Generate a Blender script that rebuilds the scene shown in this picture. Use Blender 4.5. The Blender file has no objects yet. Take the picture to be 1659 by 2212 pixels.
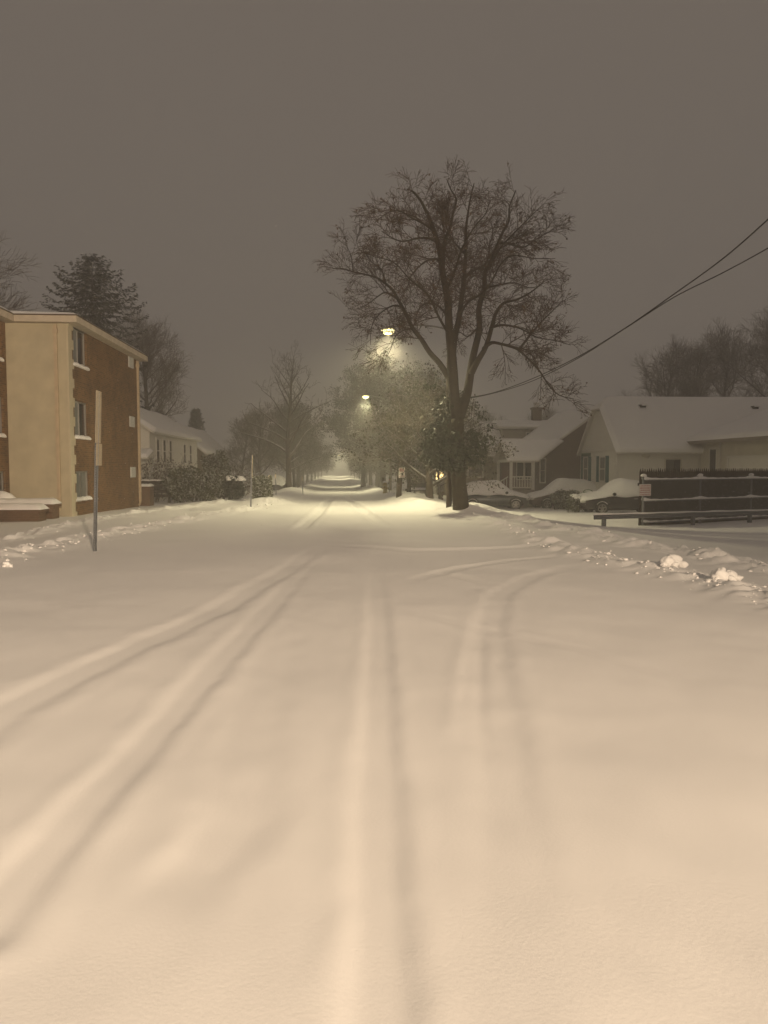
import bpy, math, random
import numpy as np
from mathutils import Vector, Matrix

R = math.radians
scene = bpy.context.scene
COL = scene.collection
random.seed(7)

# ------------------------------------------------------------------ camera numbers
F = 1661.0; CX, CY = 829.5, 1106.0        # photo measured at 1659 x 2212
HC = 1.6
PIT = math.atan(98 / F); YAW = math.atan(102.5 / F * math.cos(PIT))
FWD = Vector((math.sin(YAW) * math.cos(PIT), math.cos(YAW) * math.cos(PIT), -math.sin(PIT)))
RGT = Vector((math.cos(YAW), -math.sin(YAW), 0)); UPV = RGT.cross(FWD)
EYE = Vector((0, 0, HC))


def P(px, py, d):
    """world point at forward distance d (metres along the street) seen at a photo pixel"""
    r = FWD + RGT * ((px - CX) / F) - UPV * ((py - CY) / F)
    return EYE + r * (d / r.y)


def G(px, py, z=0.0):
    r = FWD + RGT * ((px - CX) / F) - UPV * ((py - CY) / F)
    t = (z - HC) / r.z
    return EYE + r * t


# ------------------------------------------------------------------ mesh helpers
class MB:
    def __init__(s):
        s.v = []; s.f = []; s.m = []

    def add(s, vs, fs, m=0):
        n = len(s.v)
        s.v.extend([tuple(p) for p in vs]); s.f.extend([tuple(i + n for i in q) for q in fs]); s.m.extend([m] * len(fs))

    def box(s, x0, x1, y0, y1, z0, z1, m=0):
        s.add([(x0, y0, z0), (x1, y0, z0), (x1, y1, z0), (x0, y1, z0), (x0, y0, z1), (x1, y0, z1), (x1, y1, z1), (x0, y1, z1)],
              [(0, 3, 2, 1), (4, 5, 6, 7), (0, 1, 5, 4), (1, 2, 6, 5), (2, 3, 7, 6), (3, 0, 4, 7)], m)

    def bar(s, a, b, w, h, m=0, up=(0, 0, 1)):
        a = Vector(a); b = Vector(b); d = (b - a).normalized(); u = Vector(up)
        if abs(d.dot(u)) > .98: u = Vector((0, 1, 0))
        r = d.cross(u).normalized() * (w / 2); u = r.normalized().cross(d) * (h / 2)
        c = [-r - u, r - u, r + u, -r + u]
        s.add([a + k for k in c] + [b + k for k in c], [(3, 2, 1, 0), (4, 5, 6, 7), (0, 1, 5, 4), (1, 2, 6, 5), (2, 3, 7, 6), (3, 0, 4, 7)], m)

    def tube(s, pts, rad, n=6, m=0, cap=True):
        pts = [Vector(p) for p in pts]
        if not hasattr(rad, '__len__'): rad = [rad] * len(pts)
        base = len(s.v); pu = None
        for i, p in enumerate(pts):
            d = (pts[min(i + 1, len(pts) - 1)] - pts[max(i - 1, 0)])
            if d.length < 1e-9: d = Vector((0, 0, 1))
            d.normalize()
            if pu is None:
                pu = Vector((1, 0, 0)) if abs(d.x) < .8 else Vector((0, 1, 0))
            u = pu - d * pu.dot(d)
            if u.length < 1e-4: u = d.orthogonal()
            u.normalize(); pu = u; w = d.cross(u)
            for k in range(n):
                a = 2 * math.pi * k / n
                q = p + (u * math.cos(a) + w * math.sin(a)) * rad[i]
                s.v.append((q.x, q.y, q.z))
        for i in range(len(pts) - 1):
            for k in range(n):
                k2 = (k + 1) % n; o = base + i * n
                s.f.append((o + k, o + k2, o + n + k2, o + n + k)); s.m.append(m)
        if cap:
            s.f.append(tuple(base + k for k in reversed(range(n)))); s.m.append(m)
            o = base + (len(pts) - 1) * n
            s.f.append(tuple(o + k for k in range(n))); s.m.append(m)

    def lathe(s, c, prof, n=14, m=0, sx=1, sy=1):
        c = Vector(c)
        base = len(s.v)
        for r, z in prof:
            for k in range(n):
                a = 2 * math.pi * k / n
                s.v.append((c.x + r * sx * math.cos(a), c.y + r * sy * math.sin(a), c.z + z))
        for i in range(len(prof) - 1):
            for k in range(n):
                k2 = (k + 1) % n; o = base + i * n
                s.f.append((o + k, o + k2, o + n + k2, o + n + k)); s.m.append(m)
        s.f.append(tuple(base + k for k in reversed(range(n)))); s.m.append(m)
        o = base + (len(prof) - 1) * n
        s.f.append(tuple(o + k for k in range(n))); s.m.append(m)

    def prism(s, poly, d, m=0):
        """planar 3-D polygon thickened by vector d"""
        d = Vector(d); n = len(poly); a = [Vector(p) for p in poly]
        s.add(a + [p + d for p in a], [tuple(reversed(range(n))), tuple(range(n, 2 * n))] + [(i, (i + 1) % n, n + (i + 1) % n, n + i) for i in range(n)], m)

    def lump(s, c, r, seed=0, m=0, nu=14, nv=8, amp=.22, flat=None):
        rng = random.Random(seed); c = Vector(c); ph = [(rng.uniform(0, 6.3), rng.uniform(0, 6.3), rng.randint(1, 4), rng.randint(1, 4)) for _ in range(5)]
        base = len(s.v)
        for j in range(nv + 1):
            t = math.pi * j / nv
            for k in range(nu):
                a = 2 * math.pi * k / nu
                g = 1 + amp * sum(math.sin(q[2] * a + q[0]) * math.sin(q[3] * t + q[1]) for q in ph) / 2.2 * (math.sin(t) ** .5)
                z = math.cos(t) * g
                if flat is not None: z = max(z, flat)
                s.v.append((c.x + r[0] * math.sin(t) * math.cos(a) * g, c.y + r[1] * math.sin(t) * math.sin(a) * g, c.z + r[2] * z))
        for j in range(nv):
            for k in range(nu):
                k2 = (k + 1) % nu; o = base + j * nu
                s.f.append((o + k, o + nu + k, o + nu + k2, o + k2)); s.m.append(m)

    def build(s, name, mats, parent=None, smooth=False):
        me = bpy.data.meshes.new(name)
        me.from_pydata(s.v, [], s.f)
        if not isinstance(mats, (list, tuple)): mats = [mats]
        for q in mats: me.materials.append(q)
        if len(mats) > 1: me.polygons.foreach_set('material_index', s.m)
        if smooth: me.polygons.foreach_set('use_smooth', [True] * len(s.f))
        me.update()
        o = bpy.data.objects.new(name, me); COL.objects.link(o)
        if parent is not None: put(o, parent)
        return o


def put(o, parent):
    """meshes are written in world coordinates: keep them where they are"""
    o.parent = parent
    p = parent; M = Matrix.Identity(4); ch = []
    while p is not None: ch.append(p); p = p.parent
    for q in reversed(ch): M = M @ Matrix.LocRotScale(q.location, q.rotation_euler, q.scale)
    M2 = M.inverted()
    if o.type == 'MESH' and o.data.users == 1: o.data.transform(M2)
    else: o.location = M2 @ o.location


def tag(o, label, cat, group=None, kind=None):
    if label: o['label'] = label
    if cat: o['category'] = cat
    if group: o['group'] = group
    if kind: o['kind'] = kind
    return o


def thing(name, loc, label, cat, group=None, rz=0):
    o = bpy.data.objects.new(name, None); COL.objects.link(o); o.empty_display_size = .3
    o.location = loc; o.rotation_euler = (0, 0, rz)
    return tag(o, label, cat, group)


def copy_tree(o, parent=None):
    c = o.copy(); COL.objects.link(c)
    if parent is not None: c.parent = parent
    for ch in list(o.children): copy_tree(ch, c)
    return c


# ------------------------------------------------------------------ materials
def mat(name, col, rough=.85, noise=0.0, nscale=4.0, bump=0.0, bscale=30.0, metal=0.0, snow=0.0, spec=.25, snow_lo=.35, snow_hi=.8):
    m = bpy.data.materials.new(name); m.use_nodes = True
    nt = m.node_tree; N = nt.nodes; L = nt.links; b = N['Principled BSDF']
    b.inputs['Roughness'].default_value = rough; b.inputs['Metallic'].default_value = metal
    b.inputs['Specular IOR Level'].default_value = spec
    b.inputs['Base Color'].default_value = (*col, 1)
    out = None
    tc = N.new('ShaderNodeTexCoord')
    if noise > 0:
        nz = N.new('ShaderNodeTexNoise'); nz.inputs['Scale'].default_value = nscale; nz.inputs['Detail'].default_value = 5
        L.new(tc.outputs['Object'], nz.inputs['Vector'])
        mr = N.new('ShaderNodeMapRange'); mr.inputs[1].default_value = .3; mr.inputs[2].default_value = .7
        mr.inputs[3].default_value = 1 - noise; mr.inputs[4].default_value = 1 + noise
        L.new(nz.outputs['Fac'], mr.inputs[0])
        mx = N.new('ShaderNodeVectorMath'); mx.operation = 'SCALE'; mx.inputs[0].default_value = col
        L.new(mr.outputs[0], mx.inputs['Scale']); out = mx.outputs[0]
    if snow > 0:
        ge = N.new('ShaderNodeNewGeometry'); sp = N.new('ShaderNodeSeparateXYZ'); L.new(ge.outputs['Normal'], sp.inputs[0])
        n2 = N.new('ShaderNodeTexNoise'); n2.inputs['Scale'].default_value = 2.3; L.new(ge.outputs['Position'], n2.inputs['Vector'])
        ad = N.new('ShaderNodeMath'); ad.operation = 'MULTIPLY_ADD'; ad.inputs[1].default_value = .8; L.new(n2.outputs['Fac'], ad.inputs[0])
        L.new(sp.outputs['Z'], ad.inputs[2])
        mr2 = N.new('ShaderNodeMapRange'); mr2.inputs[1].default_value = snow_lo + .4; mr2.inputs[2].default_value = snow_hi + .4; mr2.inputs[4].default_value = snow
        L.new(ad.outputs[0], mr2.inputs[0])
        mix = N.new('ShaderNodeMix'); mix.data_type = 'RGBA'
        L.new(mr2.outputs[0], mix.inputs['Factor']); mix.inputs['B'].default_value = (.8, .8, .8, 1)
        if out: L.new(out, mix.inputs['A'])
        else: mix.inputs['A'].default_value = (*col, 1)
        out = mix.outputs['Result']
    if out: L.new(out, b.inputs['Base Color'])
    if bump > 0:
        n3 = N.new('ShaderNodeTexNoise'); n3.inputs['Scale'].default_value = bscale; n3.inputs['Detail'].default_value = 4
        L.new(tc.outputs['Object'], n3.inputs['Vector'])
        bp = N.new('ShaderNodeBump'); bp.inputs['Strength'].default_value = bump; bp.inputs['Distance'].default_value = .02
        L.new(n3.outputs['Fac'], bp.inputs['Height']); L.new(bp.outputs['Normal'], b.inputs['Normal'])
    return m


def emat(name, col, st):
    m = bpy.data.materials.new(name); m.use_nodes = True; b = m.node_tree.nodes['Principled BSDF']
    b.inputs['Base Color'].default_value = (*col, 1)
    b.inputs['Emission Color'].default_value = (*col, 1); b.inputs['Emission Strength'].default_value = st
    return m


def brick_mat(name, c1, c2, mortar):
    m = bpy.data.materials.new(name); m.use_nodes = True; nt = m.node_tree; N = nt.nodes; L = nt.links; b = N['Principled BSDF']
    ge = N.new('ShaderNodeNewGeometry'); sp = N.new('ShaderNodeSeparateXYZ'); L.new(ge.outputs['Position'], sp.inputs[0])
    ad = N.new('ShaderNodeMath'); L.new(sp.outputs['X'], ad.inputs[0]); L.new(sp.outputs['Y'], ad.inputs[1])
    cb = N.new('ShaderNodeCombineXYZ'); L.new(ad.outputs[0], cb.inputs['X']); L.new(sp.outputs['Z'], cb.inputs['Y'])
    br = N.new('ShaderNodeTexBrick'); L.new(cb.outputs[0], br.inputs['Vector'])
    br.inputs['Scale'].default_value = 1; br.inputs['Brick Width'].default_value = .215; br.inputs['Row Height'].default_value = .075
    br.inputs['Mortar Size'].default_value = .008; br.inputs['Bias'].default_value = -.3
    br.inputs['Color1'].default_value = (*c1, 1); br.inputs['Color2'].default_value = (*c2, 1); br.inputs['Mortar'].default_value = (*mortar, 1)
    nz = N.new('ShaderNodeTexNoise'); nz.inputs['Scale'].default_value = 1.2; nz.inputs['Detail'].default_value = 6; L.new(ge.outputs['Position'], nz.inputs['Vector'])
    mr = N.new('ShaderNodeMapRange'); mr.inputs[1].default_value = .3; mr.inputs[2].default_value = .7; mr.inputs[3].default_value = .7; mr.inputs[4].default_value = 1.25
    L.new(nz.outputs['Fac'], mr.inputs[0])
    vs = N.new('ShaderNodeVectorMath'); vs.operation = 'SCALE'; L.new(br.outputs['Color'], vs.inputs[0]); L.new(mr.outputs[0], vs.inputs['Scale'])
    L.new(vs.outputs[0], b.inputs['Base Color'])
    bp = N.new('ShaderNodeBump'); bp.inputs['Strength'].default_value = .6; bp.inputs['Distance'].default_value = .01; bp.invert = True
    L.new(br.outputs['Fac'], bp.inputs['Height']); L.new(bp.outputs['Normal'], b.inputs['Normal'])
    b.inputs['Roughness'].default_value = .9; b.inputs['Specular IOR Level'].default_value = .2
    return m


SNOW = mat('snow', (.84, .83, .82), .75, .02, .6, .25, 22, spec=.2)
SNOWG = mat('ground_snow', (.84, .83, .82), .8, .03, .35, .05, 60, spec=.15)
BRICK = brick_mat('orange_brown_brick', (.19, .10, .04), (.07, .034, .013), (.22, .16, .09))
BRICKD = brick_mat('dark_brick', (.14, .08, .045), (.10, .055, .03), (.16, .12, .08))
STUCCO = mat('tan_stucco', (.47, .415, .295), .95, .12, 1.6, .35, 40)
QUOIN = mat('pale_stucco', (.52, .46, .335), .95, .08, 2, .3, 40)
FASCIA = mat('aged_white_fascia', (.52, .45, .36), .7, .1, 3)
FASCID = mat('brown_roof_edge', (.10, .07, .045), .9, .2, 3)
PIPE = mat('painted_downpipe', (.48, .38, .26), .6, .1, 5)
GLASS = mat('dark_window_glass', (.012, .012, .013), .06, spec=.5)
GLASSC = mat('curtained_glass', (.16, .17, .165), .25, .15, 3, spec=.5)
ALU = mat('aluminium_frame', (.30, .29, .27), .45, .05, 5, metal=.5)
VENT = mat('white_vent_cover', (.58, .58, .56), .6, .04, 6)
GALV = mat('galvanised_steel', (.17, .18, .19), .5, .15, 9, metal=.7)
SIGNB = mat('bare_aluminium_sign', (.62, .52, .38), .4, .1, 8, metal=.4)
SIGNW = mat('white_sign_face', (.72, .66, .62), .5, .03, 5)
SIGNR = mat('red_sign_ink', (.36, .055, .05), .6)
BARK = mat('dark_bark', (.03, .022, .014), .95, .35, 6, .9, 18)
BARKM = mat('mossy_bark', (.032, .026, .012), .95, .4, 5, 1, 16)
BARKS = mat('snow_dusted_bark', (.065, .05, .036), .95, .3, 6, .6, 20, snow=.75, snow_lo=.2, snow_hi=.9)
TWIG = mat('brown_twig', (.048, .031, .02), .95, .2, 3)
TWIGS = mat('snowy_twig', (.09, .07, .05), .95, .2, 3, snow=.55, snow_lo=.2, snow_hi=1.0)
LEAFB = mat('withered_brown_leaf', (.085, .05, .025), .9, .3, 1.5)
LEAFO = mat('olive_leaf', (.036, .031, .014), .9, .35, .8, snow=.14, snow_lo=.5, snow_hi=1.1)
LEAFG = mat('ivy_leaf', (.022, .028, .011), .6, .4, 1.6, snow=.1, snow_lo=.6, snow_hi=1.0, spec=.3)
NEED = mat('spruce_needles', (.02, .025, .016), .9, .35, .7, snow=.35, snow_lo=.5, snow_hi=1.1)
SHRUB = mat('evergreen_shrub', (.05, .056, .02), .85, .4, 1.2, snow=.6, snow_lo=.2, snow_hi=.85)
SHRUBS = mat('snowy_shrub_twigs', (.10, .08, .055), .9, .3, 2, snow=.8, snow_lo=.0, snow_hi=.7)
WOODP = mat('weathered_pole_wood', (.065, .048, .032), .9, .3, 3, .5, 12)
CREAM = mat('cream_siding', (.68, .66, .60), .75, .05, 2)
CREAMD = mat('dull_cream_siding', (.55, .52, .44), .75, .08, 2)
BROWN = mat('brown_siding', (.155, .105, .085), .8, .08, 2)
OLIVE = mat('olive_siding', (.155, .125, .075), .85, .08, 2)
GREYS = mat('grey_siding', (.25, .22, .19), .8, .08, 2)
TRIM = mat('white_trim', (.62, .60, .55), .6, .03, 3)
TEAL = mat('teal_shutter', (.02, .10, .105), .6, .1, 3)
GREENH = mat('green_header', (.05, .10, .06), .7, .1, 3)
REDD = mat('dark_red_door', (.13, .035, .03), .5)
FENCE = mat('dark_brown_fence', (.035, .025, .017), .95, .35, 5, .5, 14)
FLINK = mat('brown_privacy_slats', (.03, .022, .014), .9, .4, 9)
ROOFS = mat('asphalt_shingle', (.06, .055, .05), .95, .2, 3)
CARG = mat('slate_blue_car_paint', (.05, .062, .068), .3, .05, 3, metal=.3, spec=.5)
CARB = mat('black_car_paint', (.022, .018, .018), .25, .05, 3, metal=.2, spec=.5)
CARR = mat('maroon_car_paint', (.05, .022, .02), .3, .05, 3, metal=.2, spec=.5)
TYRE = mat('tyre_rubber', (.018, .018, .018), .9, .1, 6)
RIM = mat('alloy_rim', (.35, .34, .32), .35, .05, 6, metal=.8)
REDL = mat('red_lens', (.35, .03, .025), .25, spec=.5)
CLRL = mat('clear_lens', (.5, .5, .48), .15, spec=.6)
CABLE = mat('black_cable', (.02, .018, .016), .7)
HYDR = mat('faded_yellow_paint', (.36, .28, .09), .6, .1, 6)
GREENB = mat('green_plastic', (.045, .10, .03), .5, .1, 3)
LAMPY = emat('lamp_glow_yellow', (1.0, .88, .42), 4.5)
LAMPW = emat('porch_bulb', (1.0, .82, .55), 7)
WINL = emat('lit_window_glow', (1.0, .72, .30), 4)
LAMPC = mat('lamp_casing', (.25, .24, .22), .5, .1, 4, metal=.5)


# ------------------------------------------------------------------ terrain
def sst(a, b, x):
    t = np.clip((x - a) / (b - a), 0, 1); return t * t * (3 - 2 * t)


def terrain(x, y):
    x = np.asarray(x, float); y = np.asarray(y, float)
    z = -.015 * np.clip(y - 30, 0, 100) + .012 * np.clip(y - 260, 0, 400)
    z = z - sst(4.6, 9.5, x) * (.10 + .0125 * np.clip(y - 6, 0, 36)) * (1 - .9 * sst(50, 75, y))
    z = z - sst(-6, -9.5, x) * .18 * (1 - sst(45, 60, y))
    return z


def gz(x, y): return float(terrain(x, y))


_h = np.random.RandomState(11).rand(256, 256)


def vnoise(x, y):
    xi = np.floor(x).astype(int); yi = np.floor(y).astype(int); fx = x - xi; fy = y - yi
    fx = fx * fx * (3 - 2 * fx); fy = fy * fy * (3 - 2 * fy)
    a = _h[xi & 255, yi & 255]; b = _h[(xi + 1) & 255, yi & 255]; c = _h[xi & 255, (yi + 1) & 255]; d = _h[(xi + 1) & 255, (yi + 1) & 255]
    return a + (b - a) * fx + (c - a) * fy + (a - b - c + d) * fx * fy - .5


def fbm(x, y, o=4):
    s = 0; a = 1
    for i in range(o):
        s = s + a * vnoise(x * 2 ** i + 17 * i, y * 2 ** i + 31 * i); a *= .5
    return s


def polydist(x, y, pts):
    """distance to polyline, signed side (+ = right of travel), parameter 0..1, interpolated"""
    best = np.full(x.shape, 1e9); side = np.zeros(x.shape); par = np.zeros(x.shape)
    n = len(pts) - 1
    for i in range(n):
        (ax, ay), (bx, by) = pts[i], pts[i + 1]
        dx, dy = bx - ax, by - ay; l2 = dx * dx + dy * dy
        t = np.clip(((x - ax) * dx + (y - ay) * dy) / l2, 0, 1)
        ex = x - ax - t * dx; ey = y - ay - t * dy; d = np.hypot(ex, ey)
        s = np.sign(ex * dy - ey * dx); m = d < best
        best = np.where(m, d, best); side = np.where(m, s, side); par = np.where(m, (i + t) / n, par)
    return best, side, par


def YX(px, x):
    """distance along the street at which the upright plane x meets a photo column"""
    r = FWD + RGT * ((px - CX) / F) - UPV * ((1008 - CY) / F)
    return x * r.y / r.x


def gp(*pp): return [tuple(G(a, b)[:2]) for a, b in pp]


TRACKS_AND_WIRE_SHADOW = [  # centre line, half width, depth, fade-in end, fade-out end
    (gp((-140, 1650), (0, 1545), (150, 1468), (320, 1385), (470, 1315), (610, 1236), (690, 1186), (760, 1150)), .20, .015, .0, .35),
    (gp((-60, 2010), (110, 1825), (255, 1665), (370, 1540), (470, 1430), (560, 1335), (640, 1250), (700, 1186)), .15, .014, .0, .35),
    (gp((822, 2500), (820, 2200), (818, 1900), (817, 1650), (818, 1450), (818, 1330), (812, 1260), (800, 1180)), .13, .012, .0, .36),
    (gp((1130, 2300), (1110, 1900), (1085, 1600), (1066, 1450), (1056, 1345), (1080, 1280), (1150, 1243), (1250, 1218), (1330, 1200)), .17, .009, .35, .25),
    (gp((850, 1262), (1000, 1224), (1120, 1208), (1260, 1196)), .14, .014, .3, .3),
    (gp((640, 1150), (690, 1105), (712, 1075), (722, 1050)), .2, .05, .1, .5),
    (gp((850, 1150), (790, 1105), (755, 1075), (738, 1050)), .2, .05, .3, .5),
    (gp((420, 2350), (470, 1900), (560, 1500), (640, 1300)), .22, .007, .5, .5),
    (gp((330, 1990), (430, 1850), (560, 1700)), .18, .009, .5, .6),
    (gp((1130, 1300), (1060, 1262), (1000, 1244), (880, 1232)), .15, .012, .4, .5),
    (gp((760, 1290), (1000, 1345), (1250, 1400), (1700, 1540)), .12, .0035, .3, .3),  # overhead wire's shadow, shaped into the snow as a faint groove; no tyre track
    (gp((1015, 1700), (1018, 1520), (1025, 1400), (1040, 1310)), .10, .006, .4, .4),
    (gp((600, 1170), (900, 1190), (1200, 1180), (1450, 1160)), .25, .025, .4, .4),
]
BANKS = [  # centre line, half width, height, lump amplitude, lump scale
    (gp((1010, 1112), (1090, 1142), (1150, 1166), (1250, 1196), (1330, 1217), (1450, 1238), (1560, 1264), (1700, 1305), (1900, 1370)), .42, .09, .13, 3.2),
    (gp((1090, 1116), (1200, 1138), (1400, 1178), (1659, 1222), (1900, 1260)), .55, .09, .22, 3.0),
    (gp((-200, 1240), (0, 1196), (150, 1170), (300, 1142), (420, 1120), (520, 1102), (600, 1088)), .55, .05, .17, 3.4),
    (gp((-200, 1185), (0, 1160), (200, 1122), (350, 1102), (480, 1088), (560, 1078)), .5, .06, .20, 3.2),
    ([(3.4, 30), (3.4, 60), (3.5, 120), (3.5, 300)], 1.0, .28, .12, 1.3),
    ([(-3.1, 33), (-3.3, 60), (-3.5, 120), (-3.5, 300)], 1.0, .26, .12, 1.3),
]
MOUNDS = [(5.0, 27.1, .85, .30), (4.3, 27.5, .6, .12), (4.4, 36, .8, .2), (3.4, 37, .7, .2), (-3.9, 59, 1.2, .2), (-3.5, 28.6, .5, .08), (-5.5, 33.5, 1.3, .15)]


def height(x, y):
    z = terrain(x, y)
    near = 1 - sst(40, 90, y)
    z = z + .05 * (1 - .75 * sst(28, 70, y)) * fbm(x * .35, y * .22, 3) + .018 * fbm(x * 1.1 + y * .2, y * .8, 3) + .22 * fbm(x * .06, y * .05, 2) * sst(7, 16, abs(x))
    for pts, w, dep, f0, f1 in TRACKS_AND_WIRE_SHADOW:
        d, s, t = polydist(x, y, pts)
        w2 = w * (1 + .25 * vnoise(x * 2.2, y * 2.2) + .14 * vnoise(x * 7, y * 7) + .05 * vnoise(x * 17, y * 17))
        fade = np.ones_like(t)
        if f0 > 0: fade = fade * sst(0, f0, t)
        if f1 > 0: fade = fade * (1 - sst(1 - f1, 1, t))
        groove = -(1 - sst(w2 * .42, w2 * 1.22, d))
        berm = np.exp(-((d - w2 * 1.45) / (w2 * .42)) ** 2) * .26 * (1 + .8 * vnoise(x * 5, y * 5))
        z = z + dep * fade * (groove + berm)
    for pts, w, hh, amp, sc in BANKS:
        d, s, t = polydist(x, y, pts)
        e = np.exp(-(d / w) ** 2)
        nn = fbm(x * sc, y * sc, 4) + .35 * np.abs(fbm(x * sc * 3.1 + 9, y * sc * 3.1, 2))
        z = z + e * (hh + amp * (np.clip(nn, -.2, 1) * .9)) * (1 - .6 * sst(120, 300, y))
    for mx, my, r, hh in MOUNDS:
        z = z + hh * np.exp(-((x - mx) ** 2 + (y - my) ** 2) / r ** 2)
    # small wind texture
    z = z + .0015 * fbm(x * 6, y * 3, 2) * near
    return z


def hz(x, y): return float(height(np.array([float(x)]), np.array([float(y)]))[0])


def axis(parts):
    out = []
    for a, b, s0, s1 in parts:
        x = a
        while x < b - 1e-6:
            out.append(x); t = (x - a) / (b - a); x += s0 + (s1 - s0) * t
    out.append(parts[-1][1]); return np.array(out)


xs = axis([(-200, -60, 12, 6), (-60, -16, 3, .6), (-16, -8, .5, .1), (-8, -3.2, .055, .05), (-3.2, 3.2, .03, .03), (3.2, 8, .05, .055), (8, 16, .1, .5), (16, 60, .6, 3), (60, 200, 6, 12)])
ys = axis([(-40, -2, 3, .4), (-2, 1.4, .3, .08), (1.4, 8, .04, .055), (8, 20, .055, .09), (20, 40, .09, .25), (40, 120, .25, 2), (120, 480, 2, 14)])
X, Y = np.meshgrid(xs, ys)
Z = height(X, Y)
nx, ny = len(xs), len(ys)
xc = (xs[:-1] + xs[1:]) / 2; yc = (ys[:-1] + ys[1:]) / 2
XC, YC = np.meshgrid(xc, yc)
edgeR = np.interp(yc, [0, 9.4, 12, 17, 27, 30, 480], [5.4, 5.2, 4.75, 4.3, 3.9, 3.6, 3.6])[:, None]
edgeL = np.interp(yc, [0, 14, 20, 29, 33, 480], [-6.5, -6.1, -5.2, -3.7, -3.4, -3.6])[:, None]
isroad = (XC < edgeR) & (XC > edgeL)
walkR = (XC >= edgeR + .5) & (XC < edgeR + 1.9) & (YC < 27)
walkL = (XC <= edgeL - .5) & (XC > edgeL - 2.3) & (YC < 31)
idx = np.arange(nx * ny).reshape(ny, nx)
quads = np.stack([idx[:-1, :-1], idx[:-1, 1:], idx[1:, 1:], idx[1:, :-1]], -1)
allv = np.stack([X, Y, Z], -1).reshape(-1, 3)


def sheet(name, mask, label, cat):
    q = quads[mask]; u, inv = np.unique(q.ravel(), return_inverse=True)
    me = bpy.data.meshes.new(name); v = allv[u]; nf = len(q)
    me.vertices.add(len(v)); me.vertices.foreach_set('co', v.astype(np.float32).ravel())
    me.loops.add(nf * 4); me.loops.foreach_set('vertex_index', inv.astype(np.int32).ravel())
    me.polygons.add(nf); me.polygons.foreach_set('loop_start', np.arange(0, nf * 4, 4, dtype=np.int32))
    me.polygons.foreach_set('use_smooth', np.ones(nf, bool)); me.update(); me.validate()
    me.materials.append(SNOWG)
    o = bpy.data.objects.new(name, me); COL.objects.link(o)
    return tag(o, label, cat, kind='structure')


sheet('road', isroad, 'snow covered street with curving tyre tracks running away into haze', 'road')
sheet('sidewalk', walkR | walkL, 'trodden snow covered sidewalks along both sides of the street', 'sidewalk')
sheet('ground', ~(isroad | walkR | walkL), 'deep snow over the lawns and lots beside the street', 'ground')

# crumbs and chunks of ploughed snow
rng = random.Random(5)
cr = MB()
for (pts, w, n, s0, s1) in ((BANKS[0][0], .5, 420, .006, .036), (BANKS[2][0], .7, 600, .006, .038), (BANKS[3][0], .5, 300, .006, .035), (BANKS[1][0], .5, 260, .006, .04),
                            ):
    for _ in range(n):
        i = rng.randrange(len(pts) - 1); t = rng.random()
        x = pts[i][0] * (1 - t) + pts[i + 1][0] * t + rng.gauss(0, w * .55); y = pts[i][1] * (1 - t) + pts[i + 1][1] * t + rng.gauss(0, w * .6)
        if y < 4.5 or abs(x) > 14: continue
        s = s0 + (s1 - s0) * rng.random() ** 4
        cr.lump((x, y, hz(x, y) + s * .15), (s * rng.uniform(.8, 1.5), s * rng.uniform(.8, 1.3), s * rng.uniform(.5, .9)), rng.random(), nu=7, nv=5, amp=.6)
tag(cr.build('snow_crumbs', SNOW, smooth=True), 'loose crumbs of ploughed snow along the kerbs', 'snow', kind='stuff')
for k, (px, py, s, lb) in enumerate(((1452, 1224, .17, 'largest upright chunk of snow on the right ploughed bank'),
                                     (1556, 1262, .15, 'split snow chunk on the bank nearer the right edge'),
                                     (1578, 1250, .12, 'rounded snow chunk just behind the split one'),
                                     (1440, 1236, .13, 'low snow chunk in front of the largest upright one'),
                                     (15, 1222, .08, 'small lone snow chunk at the far left edge of the street'))):
    g = G(px, py); b = MB(); z = hz(g.x, g.y)
    b.lump((g.x, g.y, z + s * .5), (s * .75, s * .6, s * .62), k + 3, amp=.3, nu=18, nv=10)
    b.lump((g.x + s * .9, g.y - s * .3, z + s * .2), (s * .42, s * .4, s * .32), k + 30, amp=.35)
    b.lump((g.x - s * .5, g.y - s * .2, z + s * .15), (s * .35, s * .33, s * .25), k + 50, amp=.35)
    tag(b.build('snow_chunk', SNOW, smooth=True), lb, 'snow chunk', 'chunks of ploughed snow')


# ------------------------------------------------------------------ trees
MINR = .0048


def rand_perp(d, rng):
    while True:
        r = Vector((rng.gauss(0, 1), rng.gauss(0, 1), rng.gauss(0, 1)))
        r = r - d * r.dot(d)
        if r.length > .1: return r.normalized()


def twist(mb, p, d, L, r, rng, nseg, wander, droop, sides, up=0.0):
    pts = [p.copy()]; rad = [r]; d = d.copy(); st = L / nseg
    for i in range(nseg):
        d = (d + Vector((rng.gauss(0, wander), rng.gauss(0, wander), rng.gauss(0, wander) - droop * (i + 1) / nseg + up))).normalized()
        pts.append(pts[-1] + d * st); rad.append(max(r * (1 - .75 * (i + 1) / nseg), MINR))
    mb.tube(pts, rad, sides, cap=False)
    return pts, rad


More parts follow.
